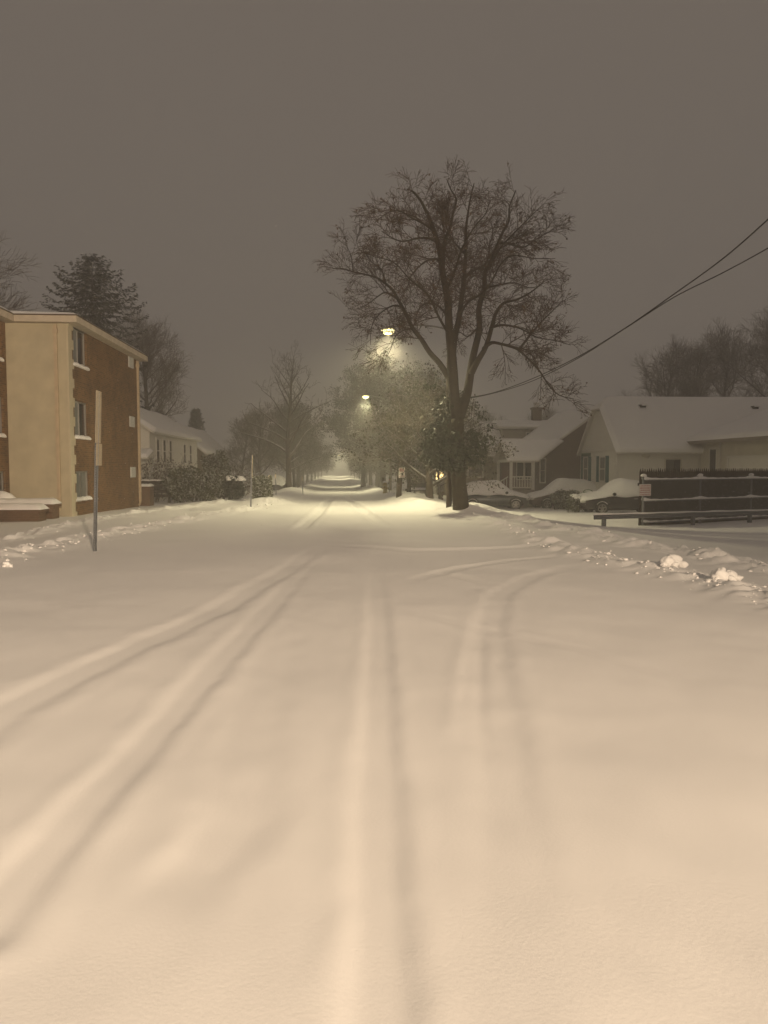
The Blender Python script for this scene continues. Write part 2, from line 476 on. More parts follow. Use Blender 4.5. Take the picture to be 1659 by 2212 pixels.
def branches(mb, pts, rad, lev, spec, rng, tips, maxlev, tap=.6):
    """spec[lev] = (spacing, length, angle, wander, droop, nseg, sides, start)"""
    sp, L, ang, wan, dro, ns, sd, st = spec[lev]
    tot = sum((pts[i + 1] - pts[i]).length for i in range(len(pts) - 1))
    s = tot * st + rng.random() * sp * .5; acc = 0; i = 0
    while s < tot:
        while i < len(pts) - 2 and acc + (pts[i + 1] - pts[i]).length < s:
            acc += (pts[i + 1] - pts[i]).length; i += 1
        seg = pts[i + 1] - pts[i]; t = min(1, max(0, (s - acc) / max(seg.length, 1e-6)))
        p = pts[i] + seg * t; d = seg.normalized(); r = (rad[i] * (1 - t) + rad[i + 1] * t)
        q = rand_perp(d, rng)
        if q.z < -.2 and rng.random() < .6: q = -q
        a = ang * rng.uniform(.7, 1.3); dd = (d * math.cos(a) + q * math.sin(a)).normalized()
        l = L * rng.uniform(.6, 1.25) * (1.15 - tap * s / tot)
        rr = max(min(r * .62, l * .014 + .002), .0007 + MINR)
        cp, crd = twist(mb, p, dd, l, rr, rng, ns, wan, dro, sd)
        if lev < maxlev: branches(mb, cp, crd, lev + 1, spec, rng, tips, maxlev, tap)
        else: tips.extend(cp[1:])
        s += sp * rng.uniform(.6, 1.4)


def leaf(mb, p, s, rng, hang=.5, m=0):
    d = Vector((rng.gauss(0, 1), rng.gauss(0, 1), rng.gauss(0, .8) - hang)).normalized(); q = rand_perp(d, rng) * (s * .36)
    p = Vector(p); mb.add([p, p + d * s * .5 + q, p + d * s, p + d * s * .5 - q], [(0, 1, 2, 3)], m)


def smoothpts(ps, k=3):
    ps = [Vector(p) for p in ps]; out = []
    for i in range(len(ps) - 1):
        p0 = ps[max(i - 1, 0)]; p1 = ps[i]; p2 = ps[i + 1]; p3 = ps[min(i + 2, len(ps) - 1)]
        for j in range(k):
            t = j / k
            out.append(.5 * ((2 * p1) + (p2 - p0) * t + (2 * p0 - 5 * p1 + 4 * p2 - p3) * t * t + (3 * p1 - p0 - 3 * p2 + p3) * t ** 3))
    out.append(ps[-1]); return out


# ---- the big bare tree
rng = random.Random(21)
TD = 26.8


def Z3(zx, zy, off=0.0):
    if zy < 450: zy += (450 - zy) * .22
    if zx > 950: zx -= (zx - 950) * .07
    if zx < 800: zx += (800 - zx) * .03
    return P(631 + zx * .3968, 329 + zy * .3968, TD + off)


tb = G(992, 1108); tx, ty = tb.x * TD / tb.y, TD
big = thing('bare_tree', (tx, ty, gz(tx, ty)), 'tallest bare tree with forked trunk and brown leaf remnants right of the street', 'tree')
trunk = MB(); limbs = MB(); crown = MB()
base = P(996, 1120, TD); fork = P(987, 893, TD)
MINR = .0052
tp = smoothpts([base, P(995, 1085, TD), P(990, 1030, TD), P(988, 960, TD), P(988, 905, TD)], 4)
n = len(tp)
trr = [.30 - .075 * (i / (n - 1)) + .12 * math.exp(-i * .9) for i in range(n)]
trunk.tube(tp, trr, 16)
LIMBS = [  # z3 points with depth offsets, r0, r1
    ([(900, 1455, 0), (885, 1330, 0), (872, 1200, -.1), (865, 1080, -.15), (858, 950, -.2), (842, 800, -.4), (820, 650, -.5), (800, 520, -.7), (765, 400, -1), (735, 330, -1.2), (690, 200, -1.4), (640, 140, -1.5)], .24, .03),
    ([(876, 1240, 0), (845, 1205, .1), (800, 1150, .2), (750, 1090, .4), (700, 1020, .5), (655, 950, .7), (615, 880, .8), (575, 810, 1), (530, 750, 1.1), (490, 705, 1.2), (430, 680, 1.4), (330, 655, 1.6), (250, 642, 1.8), (205, 636, 1.9)], .13, .015),
    ([(868, 1130, 0), (885, 1010, .3), (910, 900, .6), (925, 780, .8), (936, 680, 1), (946, 540, 1.2), (948, 420, 1.3), (955, 300, 1.4), (975, 180, 1.5), (990, 90, 1.5)], .14, .02),
    ([(815, 620, -.5), (835, 500, -.2), (860, 400, 0), (885, 310, .1), (890, 200, .2), (860, 130, .2), (840, 60, .2)], .085, .015),
    ([(908, 1440, 0), (945, 1330, .2), (965, 1265, .3), (985, 1170, .4), (1000, 1100, .5), (1015, 960, .5), (1025, 860, .6), (1050, 750, .7), (1068, 660, .8), (1090, 580, .8), (1125, 490, .9), (1165, 420, 1), (1190, 340, 1.1), (1200, 250, 1.2), (1235, 130, 1.2)], .19, .02),
    ([(985, 1200, .3), (1020, 1130, -.1), (1060, 1055, -.4), (1095, 950, -.8), (1130, 865, -1), (1170, 825, -1.3), (1240, 795, -1.6), (1330, 760, -1.9), (1400, 700, -2.2)], .125, .015),
    ([(1050, 1075, -.4), (1100, 1045, -.9), (1150, 1035, -1.2), (1200, 1045, -1.5), (1250, 1075, -1.8), (1310, 1120, -2), (1380, 1190, -2.2), (1440, 1270, -2.4), (1490, 1325, -2.5), (1580, 1345, -2.6)], .07, .012),
    ([(1255, 1075, -1.8), (1300, 1020, -1.9), (1350, 980, -2), (1400, 920, -2), (1450, 870, -2.1), (1520, 800, -2.2)], .05, .01),
    ([(1130, 485, .9), (1200, 495, 1.2), (1280, 505, 1.5), (1340, 490, 1.7), (1400, 440, 1.8), (1480, 400, 2)], .06, .01),
    ([(855, 920, -.2), (825, 870, .3), (780, 832, .8), (730, 822, 1.2), (690, 850, 1.5), (665, 920, 1.7), (650, 980, 1.8)], .05, .01),
    ([(808, 600, -.6), (770, 580, -1), (725, 590, -1.4), (680, 620, -1.7), (645, 690, -2), (620, 760, -2.1)], .05, .01),
    ([(775, 470, -.9), (740, 466, -1.4), (680, 475, -1.8), (600, 480, -2.2), (540, 470, -2.5), (470, 420, -2.8)], .06, .01),
    ([(770, 420, -1), (720, 370, -1.2), (650, 330, -1.4), (580, 290, -1.6), (500, 300, -1.7), (440, 360, -1.9)], .05, .01),
    ([(600, 850, .9), (560, 840, .6), (500, 850, .2), (450, 890, 0), (420, 960, -.2), (400, 1040, -.3)], .045, .008),
    ([(560, 790, 1), (510, 770, 1.3), (460, 780, 1.5), (400, 820, 1.7), (340, 860, 1.9), (270, 850, 2)], .045, .008),
    ([(660, 955, .7), (610, 960, .5), (560, 1000, .2), (530, 1070, .1), (500, 1130, 0)], .04, .007),
    ([(925, 700, 1), (990, 640, 1.5), (1060, 590, 2), (1080, 500, 2.3), (1100, 440, 2.5), (1090, 330, 2.6)], .06, .012),
    ([(915, 880, .6), (960, 820, .2), (1040, 770, -.2), (1100, 700, -.6), (1150, 600, -1), (1220, 560, -1.3), (1340, 580, -1.6), (1460, 580, -1.8)], .06, .01),
    ([(1055, 740, .7), (1140, 720, 1.2), (1230, 710, 1.6), (1320, 740, 1.9), (1400, 720, 2.1)], .05, .01),
    ([(1010, 960, .5), (960, 1000, 1), (910, 980, 1.4), (890, 990, 1.6)], .04, .01),
    ([(1090, 960, -.8), (1170, 940, -1.1), (1260, 960, -1.4), (1360, 1010, -1.7), (1460, 1030, -1.8), (1560, 1050, -1.9)], .05, .008),
    ([(320, 655, 1.6), (305, 600, 1.7), (300, 540, 1.8), (260, 490, 1.9)], .03, .006),
    ([(500, 710, 1.2), (470, 640, 1), (420, 590, .8), (380, 520, .7)], .035, .007),
    ([(945, 560, 1.2), (900, 500, 2), (860, 440, 2.7), (820, 340, 3.2), (760, 220, 3.4)], .05, .01),
    ([(835, 760, -.4), (880, 640, -1.4), (930, 520, -2.2), (1000, 400, -2.8), (1060, 300, -3.2), (1090, 180, -3.3)], .06, .01),
    ([(850, 980, -.2), (790, 900, -1), (730, 780, -1.8), (640, 690, -2.4), (540, 600, -2.8), (430, 560, -3)], .055, .01),
    ([(1080, 620, .8), (1140, 520, 0), (1230, 440, -.8), (1300, 360, -1.4), (1390, 260, -1.8)], .05, .01),
]
SPEC = {0: (.26, 1.3, .9, .085, .11, 6, 5, .16), 1: (.15, .8, .75, .10, .18, 5, 4, .1), 2: (.075, .40, .7, .11, .2, 3, 3, .1), 3: (.12, .2, .8, .2, .2, 2, 3, .1)}
tips = []
for k, (zp, r0, r1) in enumerate(LIMBS):
    pts = smoothpts([Z3(a, b, c) + Vector((rng.gauss(0, .03), 0, rng.gauss(0, .03))) for a, b, c in zp], 3)
    m = len(pts); rr = [r0 + (r1 - r0) * (i / (m - 1)) ** .75 for i in range(m)]
    limbs.tube(pts, rr, 9 if r0 > .1 else 6)
    st = .42 if k in (0, 4) else .28 if k in (1, 2, 5) else .15
    s2 = dict(SPEC); s2[0] = SPEC[0][:7] + (st,)
    branches(crown, pts, rr, 0, s2, rng, tips, 2, .74)
trunk.build('trunk', BARKM, big, True)
limbs.build('limb', BARK, big, True)
crown.build('crown', TWIG, big)
lv = MB()
for p in tips:
    if rng.random() < .075: leaf(lv, p, rng.uniform(.05, .10), rng, 1.2)
lv.build('withered_leaves', LEAFB, big)


# ---- ivy climbing it
iv = thing('climbing_ivy', (tx - .15, ty - .3, gz(tx, ty)), 'dark green ivy wrapped around the trunk of the tallest bare tree', 'ivy')
st = MB(); il = MB()


def z8(x, y, off=0.0): return P((1600 + x * .2486) * .5486, (1450 + y * .2486) * .5486, TD + off)


IVB = [((600, 1400), (330, 180), 1500, .8), ((820, 1420), (200, 200), 500, .6), ((470, 1230), (190, 190), 650, .7), ((480, 1000), (200, 150), 420, .7), ((560, 620), (130, 200), 220, .6),
       ((1120, 1330), (170, 200), 420, .7), ((1050, 1080), (110, 100), 180, .5), ((1280, 1130), (130, 90), 90, .5), ((1330, 920), (60, 50), 22, .3), ((1240, 740), (120, 70), 30, .4), ((1130, 620), (60, 120), 16, .3),
       ((380, 280), (95, 45), 42, .25), ((780, 1180), (120, 220), 320, .4), ((350, 1280), (120, 200), 300, .6), ((560, 820), (120, 120), 160, .4), ((640, 1530), (160, 90), 260, .5), ((1080, 1470), (90, 90), 70, .4)]
for (cx, cy), (rx, ry), nl, dp in IVB:
    for _ in range(nl):
        a = rng.uniform(0, 6.283); q = rng.random() ** .55 * (1 if rng.random() < .8 else rng.uniform(1, 1.45))
        p = z8(cx + rx * q * math.cos(a), cy + ry * q * math.sin(a), -.35 + rng.gauss(0, dp * .55))
        leaf(il, p, rng.uniform(.07, .15), rng, 1.0)
    for _ in range(max(2, nl // 60)):
        a = rng.uniform(0, 6.283)
        p0 = z8(820 + rng.uniform(-80, 80), min(cy + 200, 1600), -.3); p1 = z8(cx + rx * .8 * math.cos(a), cy + ry * .8 * math.sin(a), -.3 + rng.gauss(0, dp * .5))
        mid = (p0 + p1) * .5 + Vector((rng.gauss(0, .12), rng.gauss(0, .1), rng.uniform(.05, .3)))
        st.tube(smoothpts([p0, mid, p1], 3), .007, 4)
for a in ((700, 450, 480, 180), (640, 380, 560, 340), (1000, 1000, 1430, 880), (1080, 1060, 1490, 980), (990, 640, 1180, 820), (1060, 900, 1100, 520), (1010, 1010, 1060, 520)):
    p0 = z8(a[0], a[1], -.3); p1 = z8(a[2], a[3], -.5)
    st.tube(smoothpts([p0, (p0 + p1) * .5 + Vector((0, 0, .15)), p1], 4), .009, 4)
st.build('stem', BARK, iv); il.build('leaves', LEAFG, iv)


# ---- generic trees -------------------------------------------------
def gen_tree(name, seed, H, trunk_r, clear, spread, nl, tspec, bark, twigm, leafm=None, nleaf=0, lsize=.12, arch=0.0, lean=(0, 0), lvl=2, leafp=1.0):
    """a bare or leafy broad tree at the origin; returns its root"""
    rg = random.Random(seed)
    root = bpy.data.objects.new(name, None); COL.objects.link(root)
    t = MB(); c = MB(); tp_ = []; p = Vector((0, 0, -.3)); pts = [p]; rad = [trunk_r * 1.25]
    n = 9; d = Vector((lean[0], lean[1], 1)).normalized()
    for i in range(n):
        p = p + d * ((H * .92) / n); d = (d + Vector((rg.gauss(0, .05), rg.gauss(0, .05), .05))).normalized()
        pts.append(p); rad.append(trunk_r * (1 - .86 * (i + 1) / n) + .012)
    t.tube(pts, rad, 10)
    for k in range(nl):
        f = clear + (1 - clear) * (k / nl) ** 1.0 * .92
        j = min(int(f * n), n - 1); q = f * n - j
        b0 = pts[j].lerp(pts[j + 1], q); r0 = (rad[j] * (1 - q) + rad[j + 1] * q) * .55
        az = k * 2.4 + rg.uniform(-.4, .4); el = .35 + .75 * f + rg.uniform(-.15, .15)
        dd = Vector((math.cos(az) * math.cos(el), math.sin(az) * math.cos(el), math.sin(el)))
        L = spread * (1.15 - .75 * (f - clear) / (1 - clear)) * rg.uniform(.8, 1.15)
        cp, cr_ = twist(t, b0, dd, L, max(r0, .02), rg, 7, .09, arch, 6)
        branches(c, cp, cr_, 0, tspec, rg, tp_, lvl)
    branches(c, pts[-4:], rad[-4:], 0, tspec, rg, tp_, lvl)
    o = t.build('trunk', bark, root, True); o = c.build('crown', twigm, root)
    if leafm and nleaf:
        l = MB()
        for _ in range(nleaf):
            q = tp_[rg.randrange(len(tp_))]
            leaf(l, q + Vector((rg.gauss(0, .1), rg.gauss(0, .1), rg.gauss(0, .1))), lsize * rg.uniform(.6, 1.3), rg, .5)
        l.build('foliage', leafm, root)
    return root


def place(root, x, y, label, group=None, rz=0, s=1.0, cat='tree', first=False):
    o = root if first else copy_tree(root)
    o.location = (x, y, gz(x, y)); o.rotation_euler = (0, 0, rz); o.scale = (s, s, s)
    return tag(o, label, cat, group)


MINR = .0055
TS_BARE = {0: (.55, 1.7, .85, .10, .05, 5, 4, .2), 1: (.38, .8, .8, .14, .08, 4, 3, .15), 2: (.26, .42, .8, .15, .1, 3, 3, .1)}
TS_FINE = {0: (.32, 2.0, .6, .08, .03, 5, 4, .15), 1: (.2, 1.1, .62, .11, .06, 4, 3, .1), 2: (.16, .6, .65, .13, .08, 2, 3, .1)}
TS_LOW = {0: (.42, 1.8, .85, .11, .10, 4, 3, .2), 1: (.26, .95, .85, .15, .12, 3, 3, .12), 2: (.19, .5, .8, .15, .1, 2, 3, .1)}

GL = 'street trees in the row left of the street'; GR = 'street trees in the row right of the street'
# open bare tree on the left
MINR = .011
g = G(624, 1066, -.45)
t1 = gen_tree('bare_tree', 4, 11.0, .24, .30, 4.0, 21, {0: (.6, 1.5, .9, .14, -.03, 5, 4, .2), 1: (.42, .75, .85, .17, -.02, 4, 3, .15), 2: (.3, .4, .8, .15, .0, 2, 3, .2)}, BARKS, TWIGS, arch=.02)
place(t1, g.x, g.y, 'open bare tree with a straight leader standing left of the street', None, .6, 1, first=True)
MINR = .007
# right-hand leafy oak behind lamp and its prototypes
oak = gen_tree('leafy_tree', 12, 10.5, .24, .25, 4.6, 20, TS_LOW, BARKS, TWIGS, LEAFO, 26000, .125, arch=.04)
place(oak, 4.3, 71, 'broad tree holding withered leaves right of the second street lamp', 'leafy trees', 0, 1.12, first=True)
place(oak, 2.9, 84, 'hazy leafy tree behind the second street lamp', 'leafy trees', 2.2, 1.15)
place(oak, 7.2, 64, 'leafy tree between the street lamp and the ivy with its top hidden by twigs', 'leafy trees', 1.2, .95)
place(oak, 7.4, 50, 'smaller leafy tree close behind the ivy covered trunk', 'leafy trees', 4.0, .62)
# slim, small trees under it on the right
slim = gen_tree('slim_street_tree', 31, 5.6, .11, .30, 2.4, 13, TS_LOW, BARKS, TWIGS, LEAFO, 2600, .13, arch=.1, lean=(.06, 0))
forky = gen_tree('forked_street_tree', 33, 5.2, .20, .22, 2.6, 14, TS_LOW, BARKS, TWIGS, LEAFO, 3600, .13, arch=.06)
g = G(928, 1087, -.1); place(forky, g.x, g.y, 'short thick street tree with snow lodged in its fork beside the ivy', GR, .3, 1, first=True)
g = G(882, 1083, -.1); place(slim, g.x, g.y, 'slim crooked street tree between the leaning pole and the forked tree', GR, 1.0, 1, first=True)
arch = gen_tree('street_tree', 41, 8.8, .2, .26, 4.4, 20, TS_LOW, BARKS, TWIGS, LEAFO, 7500, .11, arch=.08)
arch2 = gen_tree('street_tree', 47, 8.0, .18, .27, 4.2, 19, TS_LOW, BARKS, TWIGS, LEAFO, 6000, .11, arch=.10)
FAR_L = 'street tree dissolving into the haze in the long left hand row'
FAR_R = 'street tree dissolving into the haze in the long right hand row'
rg = random.Random(3)
used = set()
for side in (-1, 1):
    y = 72 if side < 0 else 43
    k = 0
    while y < 230:
        x = side * (4.0 + rg.uniform(-.35, .5)) + (.2 if side < 0 else .1)
        pr = arch if rg.random() < .55 else arch2
        x += side * (.8 + 1.0 * min(1, max(0, (y - 75) / 60))); sc_ = rg.uniform(.8, 1.0) * (1.0 if side < 0 else (.52 if y < 64 else .9)); x += .5 if 0 < side and y < 64 else 0
        nm = ('Nearest', 'Second', 'Third')[k] if k < 3 else ''
        if k < 3: lb = nm.lower() + (' street tree behind the open bare tree in the left row' if side < 0 else ' street tree behind the leaning sign pole in the right row')
        else: lb = FAR_L if side < 0 else FAR_R
        place(pr, x, y, lb, GL if side < 0 else GR, rg.uniform(0, 6.28), sc_, first=pr not in used); used.add(pr)
        y += rg.uniform(6.5, 9.5) * (1 + max(0, y - 120) / 120); k += 1
# further woods of bare trees behind houses
fine = gen_tree('bare_tree', 52, 13, .26, .22, 4.4, 22, TS_FINE, BARKS, TWIGS, arch=.02)
fine2 = gen_tree('bare_tree', 57, 12, .24, .18, 4.4, 22, TS_FINE, BARKS, TWIGS, arch=.05)
GB = 'bare trees behind the houses'
SP = [(fine, 318, 62, 14.2, 'dense bare tree just right of the brick apartment block'), (fine2, -95, 47, 18.6, 'snow dusted tree leaning in over the apartment roof at the left edge'),
      (fine, 1665, 66, 17.2, 'tallest bare tree at the right edge above the cream house'), (fine2, 1560, 70, 15.4, 'bare tree second from the right above the cream house roof'),
      (fine, 1480, 68, 13.6, 'bare tree above the middle of the cream house roof'), (fine2, 1410, 72, 14.0, 'bare tree above the left part of the cream house roof'),
      (fine, 1262, 84, 8.6, 'pale distant bare tree behind the brown house roof'), (fine2, 1160, 88, 9.2, 'hazy bare tree behind the chimney of the olive house'),
      (fine2, 1070, 84, 8.6, 'hazy bare tree behind the ivy and olive house'), (fine2, 520, 76, 7.5, 'hazy bare tree between the small spruce and the open bare tree'),
      (fine, 560, 70, 7.6, 'low bare tree left of the open bare tree'), (fine, 1350, 92, 8.4, 'faint bare tree left of the cream house ridge')]
u2 = set()
for pr, px, d, hh, lb in SP:
    p = P(px, 1008, d); s = hh / (13 if pr is fine else 12)
    place(pr, p.x, d, lb, GB, rg.uniform(0, 6.28), s, first=pr not in u2); u2.add(pr)


# ---- conifers
def conifer(name, seed, H, base_r, clear, nper, droop, wid=.55, ex=.72, cap_r=99):
    rg = random.Random(seed); root = bpy.data.objects.new(name, None); COL.objects.link(root)
    t = MB(); t.tube([(0, 0, -.3), (0, 0, H * .5), (0, 0, H * .98)], [H * .02, H * .012, .02], 8); t.build('trunk', BARK, root, True)
    c = MB(); z = H * clear
    while z < H * .985:
        f = (z / H - clear) / (1 - clear); R_ = min(base_r * (1 - f) ** ex, cap_r) * rg.uniform(.85, 1.05) + .12
        nb = max(4, int(nper * (1 - f * .55))); off = rg.uniform(0, 6.28)
        for k in range(nb):
            a = off + 6.283 * k / nb + rg.gauss(0, .12); L = R_ * rg.uniform(.75, 1.15)
            el0 = .25 + .5 * f
            n = max(5, int(L / .17)); p = Vector((0, 0, z))
            for i in range(n):
                u = (i + 1) / n; el = el0 - droop * math.sin(u * 2.2) + 2.2 * max(0, u - .62)
                p = p + Vector((math.cos(a) * math.cos(el), math.sin(a) * math.cos(el), math.sin(el))) * (L / n)
                w = (wid * (1 - u * .55) + .1)
                for _ in range(9):
                    d = Vector((math.cos(a + rg.gauss(0, .8)), math.sin(a + rg.gauss(0, .9)), rg.uniform(-.75, .12))).normalized()
                    q = rand_perp(d, rg) * (.03 * rg.uniform(.7, 1.3)); s_ = w * rg.uniform(.5, 1.0); b = p + Vector((rg.gauss(0, .07), rg.gauss(0, .07), rg.gauss(0, .05)))
                    c.add([b, b + d * s_ * .5 + q, b + d * s_, b + d * s_ * .5 - q], [(0, 1, 2, 3)])
        z += H * .04 * (1 - .5 * f)
    c.build('crown', NEED, root); return root


spr = conifer('spruce_tree', 5, 15.8, 7.6, .3, 12, .8, .42, .72, 3.2)
p = P(208, 1008, 52); place(spr, p.x, 52, 'tall dark spruce rising behind the flat roofed brick apartment block', 'spruces', 0, 1.0, first=True)
sp2 = conifer('spruce_tree', 8, 8.2, 1.9, .1, 8, .5, .5)
p = P(425, 1008, 84); place(sp2, p.x, 84, 'small hazy spruce behind the snowy roof of the left houses', 'spruces', 0, 1.05, first=True)
p = P(345, 1008, 72); place(sp2, p.x, 72, 'dark conifer top peeking over the cream house left of street', 'spruces', 1, .9)


# ------------------------------------------------------------------ shrubs and hedges
def shrub(name, c, r, n, m, ls, seed, label, cat, group=None, boxy=False, twigs=0, snowcap=0, tm=None, shape=.6):
    rg = random.Random(seed); root = thing(name, c, label, cat, group); b = MB(); c = Vector(c)
    ph = [(rg.uniform(0, 6.3), rg.uniform(2, 4)) for _ in range(4)]
    for _ in range(n):
        while True:
            v = Vector((rg.uniform(-1, 1), rg.uniform(-1, 1), rg.uniform(-1, 1)))
            l = max(abs(v.x), abs(v.y), abs(v.z)) if boxy else v.length
            k = 1 + .16 * sum(math.sin(q[0] + q[1] * (v.x * (i + 1) + v.z * 2 + v.y)) for i, q in enumerate(ph)) / 1.5
            if l < k and l > shape * rg.random(): break
        p = c + Vector((v.x * r[0], v.y * r[1], r[2] * (1 + v.z)))
        leaf(b, p, ls * rg.uniform(.6, 1.4), rg, -.1)
    b.build('foliage', m, root)
    if twigs:
        t = MB()
        for _ in range(twigs):
            p0 = c + Vector((rg.gauss(0, .15) * r[0], rg.gauss(0, .15) * r[1], -.1)); a = rg.uniform(0, 6.28); k = rg.uniform(.5, 1.15)
            p1 = c + Vector((math.cos(a) * r[0] * k, math.sin(a) * r[1] * k, r[2] * rg.uniform(.8, 2.25)))
            mid = p0.lerp(p1, .5) + Vector((0, 0, .25 * r[2]))
            pts = smoothpts([p0, mid, p1], 3); t.tube(pts, [.02, .017, .014, .012, .01, .007, .005][:len(pts)], 4, cap=False)
            tpz = []
            branches(t, pts, [.012] * len(pts), 0, {0: (.22, .45, .7, .12, .1, 3, 3, .3), 1: (.15, .2, .7, .1, .1, 2, 3, .2)}, rg, tpz, 1)
        t.build('branches', tm or TWIGS, root)
    if snowcap:
        s = MB()
        for k in range(snowcap):
            a = rg.uniform(0, 6.28); q = rg.random() ** .5 * .75
            zz = r[2] * (1 + math.sqrt(max(0, 1 - q * q)) * .98)
            s.lump(c + Vector((math.cos(a) * r[0] * q, math.sin(a) * r[1] * q, zz)), (r[0] * rg.uniform(.2, .42), r[1] * rg.uniform(.2, .42), r[2] * .2), seed + k, amp=.35, flat=-.3)
        s.build('snow_cap', SNOW, root, True)
    return root


def gpos(px, d): x = P(px, 1008, d).x; return (x, d, gz(x, d))


shrub('snowy_shrub', gpos(332, 44), (.95, .8, 1.25), 900, SHRUBS, .12, 1, 'tall bare shrub caked in snow at the end of the apartment block', 'shrub', twigs=26, tm=SHRUBS)
shrub('evergreen_shrub', gpos(400, 42), (1.15, .9, .95), 5200, SHRUB, .12, 2, 'large loose evergreen shrub dusted with snow along the left sidewalk', 'shrub', twigs=8)
shrub('evergreen_shrub', gpos(452, 41), (1.0, .9, .75), 3800, SHRUB, .11, 3, 'low spreading evergreen shrub next to the rounded snowy bush', 'shrub', twigs=5)
shrub('evergreen_tree', gpos(468, 47), (.85, .8, 1.45), 4200, SHRUB, .12, 4, 'olive columnar evergreen in front of the cream house', 'shrub')
shrub('snowy_shrub', gpos(385, 47), (1.4, .7, 1.2), 1200, SHRUBS, .12, 44, 'wide bare shrub whitened with snow below the cream house windows', 'shrub', twigs=22, tm=SHRUBS)
shrub('rounded_bush', gpos(505, 40), (.58, .55, .62), 3600, NEED, .08, 5, 'rounded dark bush with patches of snow left of the thin sign post', 'shrub', snowcap=7)
shrub('clipped_hedge', gpos(566, 34.5), (.43, .5, .62), 5200, SHRUB, .07, 6, 'square clipped olive hedge right of the thin sign post', 'hedge', boxy=True, shape=.8)
shrub('snowy_shrub', gpos(520, 52), (1.5, 1.0, 1.0), 1100, SHRUBS, .12, 7, 'sprawling snowy shrub with drooping limbs behind the clipped hedge', 'shrub', twigs=24, tm=TWIGS)
shrub('evergreen_shrub', gpos(1224, 41.6), (.9, .6, .52), 3400, SHRUB, .10, 8, 'dark evergreen bush between the two snow buried cars', 'shrub', snowcap=3)
shrub('snowy_shrub', gpos(1243, 36.3), (.40, .4, .40), 1100, SHRUB, .09, 9, 'small green bush under a big cap of snow by the black car', 'shrub', snowcap=9)
shrub('weed_clump', gpos(952, 37), (.14, .14, .3), 60, LEAFB, .1, 10, 'small clump of withered weeds beside the forked street tree', 'plant', twigs=4)
shrub('evergreen_shrub', gpos(1165, 45.5), (.3, .3, .3), 500, SHRUB, .08, 12, 'tiny bush in front of the porch railing', 'shrub')


# ------------------------------------------------------------------ building helpers
def siding(mb, poly, o, u, nrm, row=.13, m=0, th=.026):
    """lapped horizontal boards filling a convex polygon given as (u, z) pairs"""
    o = Vector(o); u = Vector(u); nrm = Vector(nrm)
    z0 = min(p[1] for p in poly); z1 = max(p[1] for p in poly); k = len(poly)

    def span(z):
        c = []
        for i in range(k):
            (a, za), (b, zb) = poly[i], poly[(i + 1) % k]
            if abs(zb - za) < 1e-9:
                if abs(z - za) < 1e-6: c += [a, b]
                continue
            t = (z - za) / (zb - za)
            if -1e-6 <= t <= 1 + 1e-6: c.append(a + (b - a) * t)
        return (min(c), max(c)) if c else None
    z = z0
    while z < z1 - .01:
        zb = min(z + row, z1 - 1e-4); a = span(z + 1e-5); b = span(zb)
        if a and b:
            W = lambda uu, zz, d: o + u * uu + Vector((0, 0, zz)) + nrm * d
            mb.add([W(a[0], z, th), W(a[1], z, th), W(b[1], zb, 0), W(b[0], zb, 0), W(a[0], z, 0), W(a[1], z, 0)], [(0, 1, 2, 3), (4, 5, 1, 0)], m)
        z += row


def window(root, c, u, nrm, w, h, frame=TRIM, glass=GLASS, t=.09, mull='h', name='window', depth=.05, sill_snow=False, label=None):
    """c = centre bottom; frame is a part, pane and sill its sub-parts"""
    c = Vector(c); u = Vector(u); nn = Vector(nrm); z = Vector((0, 0, 1)); f = MB()
    for s in (-1, 1):
        f.bar(c + u * s * (w / 2 - t / 2) + nn * depth / 2, c + u * s * (w / 2 - t / 2) + z * h + nn * depth / 2, t, depth, up=nn)
    f.bar(c - u * (w / 2 - t) + z * t / 2 + nn * depth / 2, c + u * (w / 2 - t) + z * t / 2 + nn * depth / 2, depth * .97, t)
    f.bar(c - u * (w / 2 - t) + z * (h - t / 2) + nn * depth / 2, c + u * (w / 2 - t) + z * (h - t / 2) + nn * depth / 2, depth * .97, t)
    if mull == 'h': f.bar(c - u * (w / 2 - t) + z * h / 2 + nn * depth * .4, c + u * (w / 2 - t) + z * h / 2 + nn * depth * .4, depth * .7, .05)
    if mull == 'v': f.bar(c + z * t + nn * depth * .4, c + z * (h - t) + nn * depth * .4, .05, depth * .7, up=nn)
    fo = f.build(name, frame, root)
    if label: fo['label'] = label
    g = MB(); gl = [glass] if not isinstance(glass, tuple) else list(glass)
    if len(gl) == 1:
        g.prism([c - u * (w / 2 - t) + z * t + nn * .012, c + u * (w / 2 - t) + z * t + nn * .012, c + u * (w / 2 - t) + z * (h - t) + nn * .012, c - u * (w / 2 - t) + z * (h - t) + nn * .012], -nn * .008)
        g.build('pane', gl[0], fo)
    else:
        for s, gm in ((-1, gl[0]), (1, gl[1])):
            g = MB(); a, b = (-(w / 2 - t), -.02) if s < 0 else (.02, w / 2 - t)
            g.prism([c + u * a + z * t + nn * .012, c + u * b + z * t + nn * .012, c + u * b + z * (h - t) + nn * .012, c + u * a + z * (h - t) + nn * .012], -nn * .008)
            g.build('pane', gm, fo)
    if sill_snow:
        s = MB(); k = 8
        for i in range(k):
            a = -w / 2 - .03 + (w + .06) * (i + .5) / k
            s.lump(c + u * a + nn * .07 + z * .0, (w / k * .95, w / k * .95, .10 + .02 * math.sin(i * 2.1)), i, amp=.08, nu=10, nv=6, flat=-.35)
        s.build('sill_snow', SNOW, fo, True)
    return fo


def roof_slab(mb, a, b, c, d, th, m=0):
    """slab whose top is a,b,c,d"""
    n = (Vector(b) - Vector(a)).cross(Vector(d) - Vector(a)).normalized()
    if n.z < 0: n = -n
    mb.prism([Vector(p) - n * th for p in (a, b, c, d)], n * th, m)


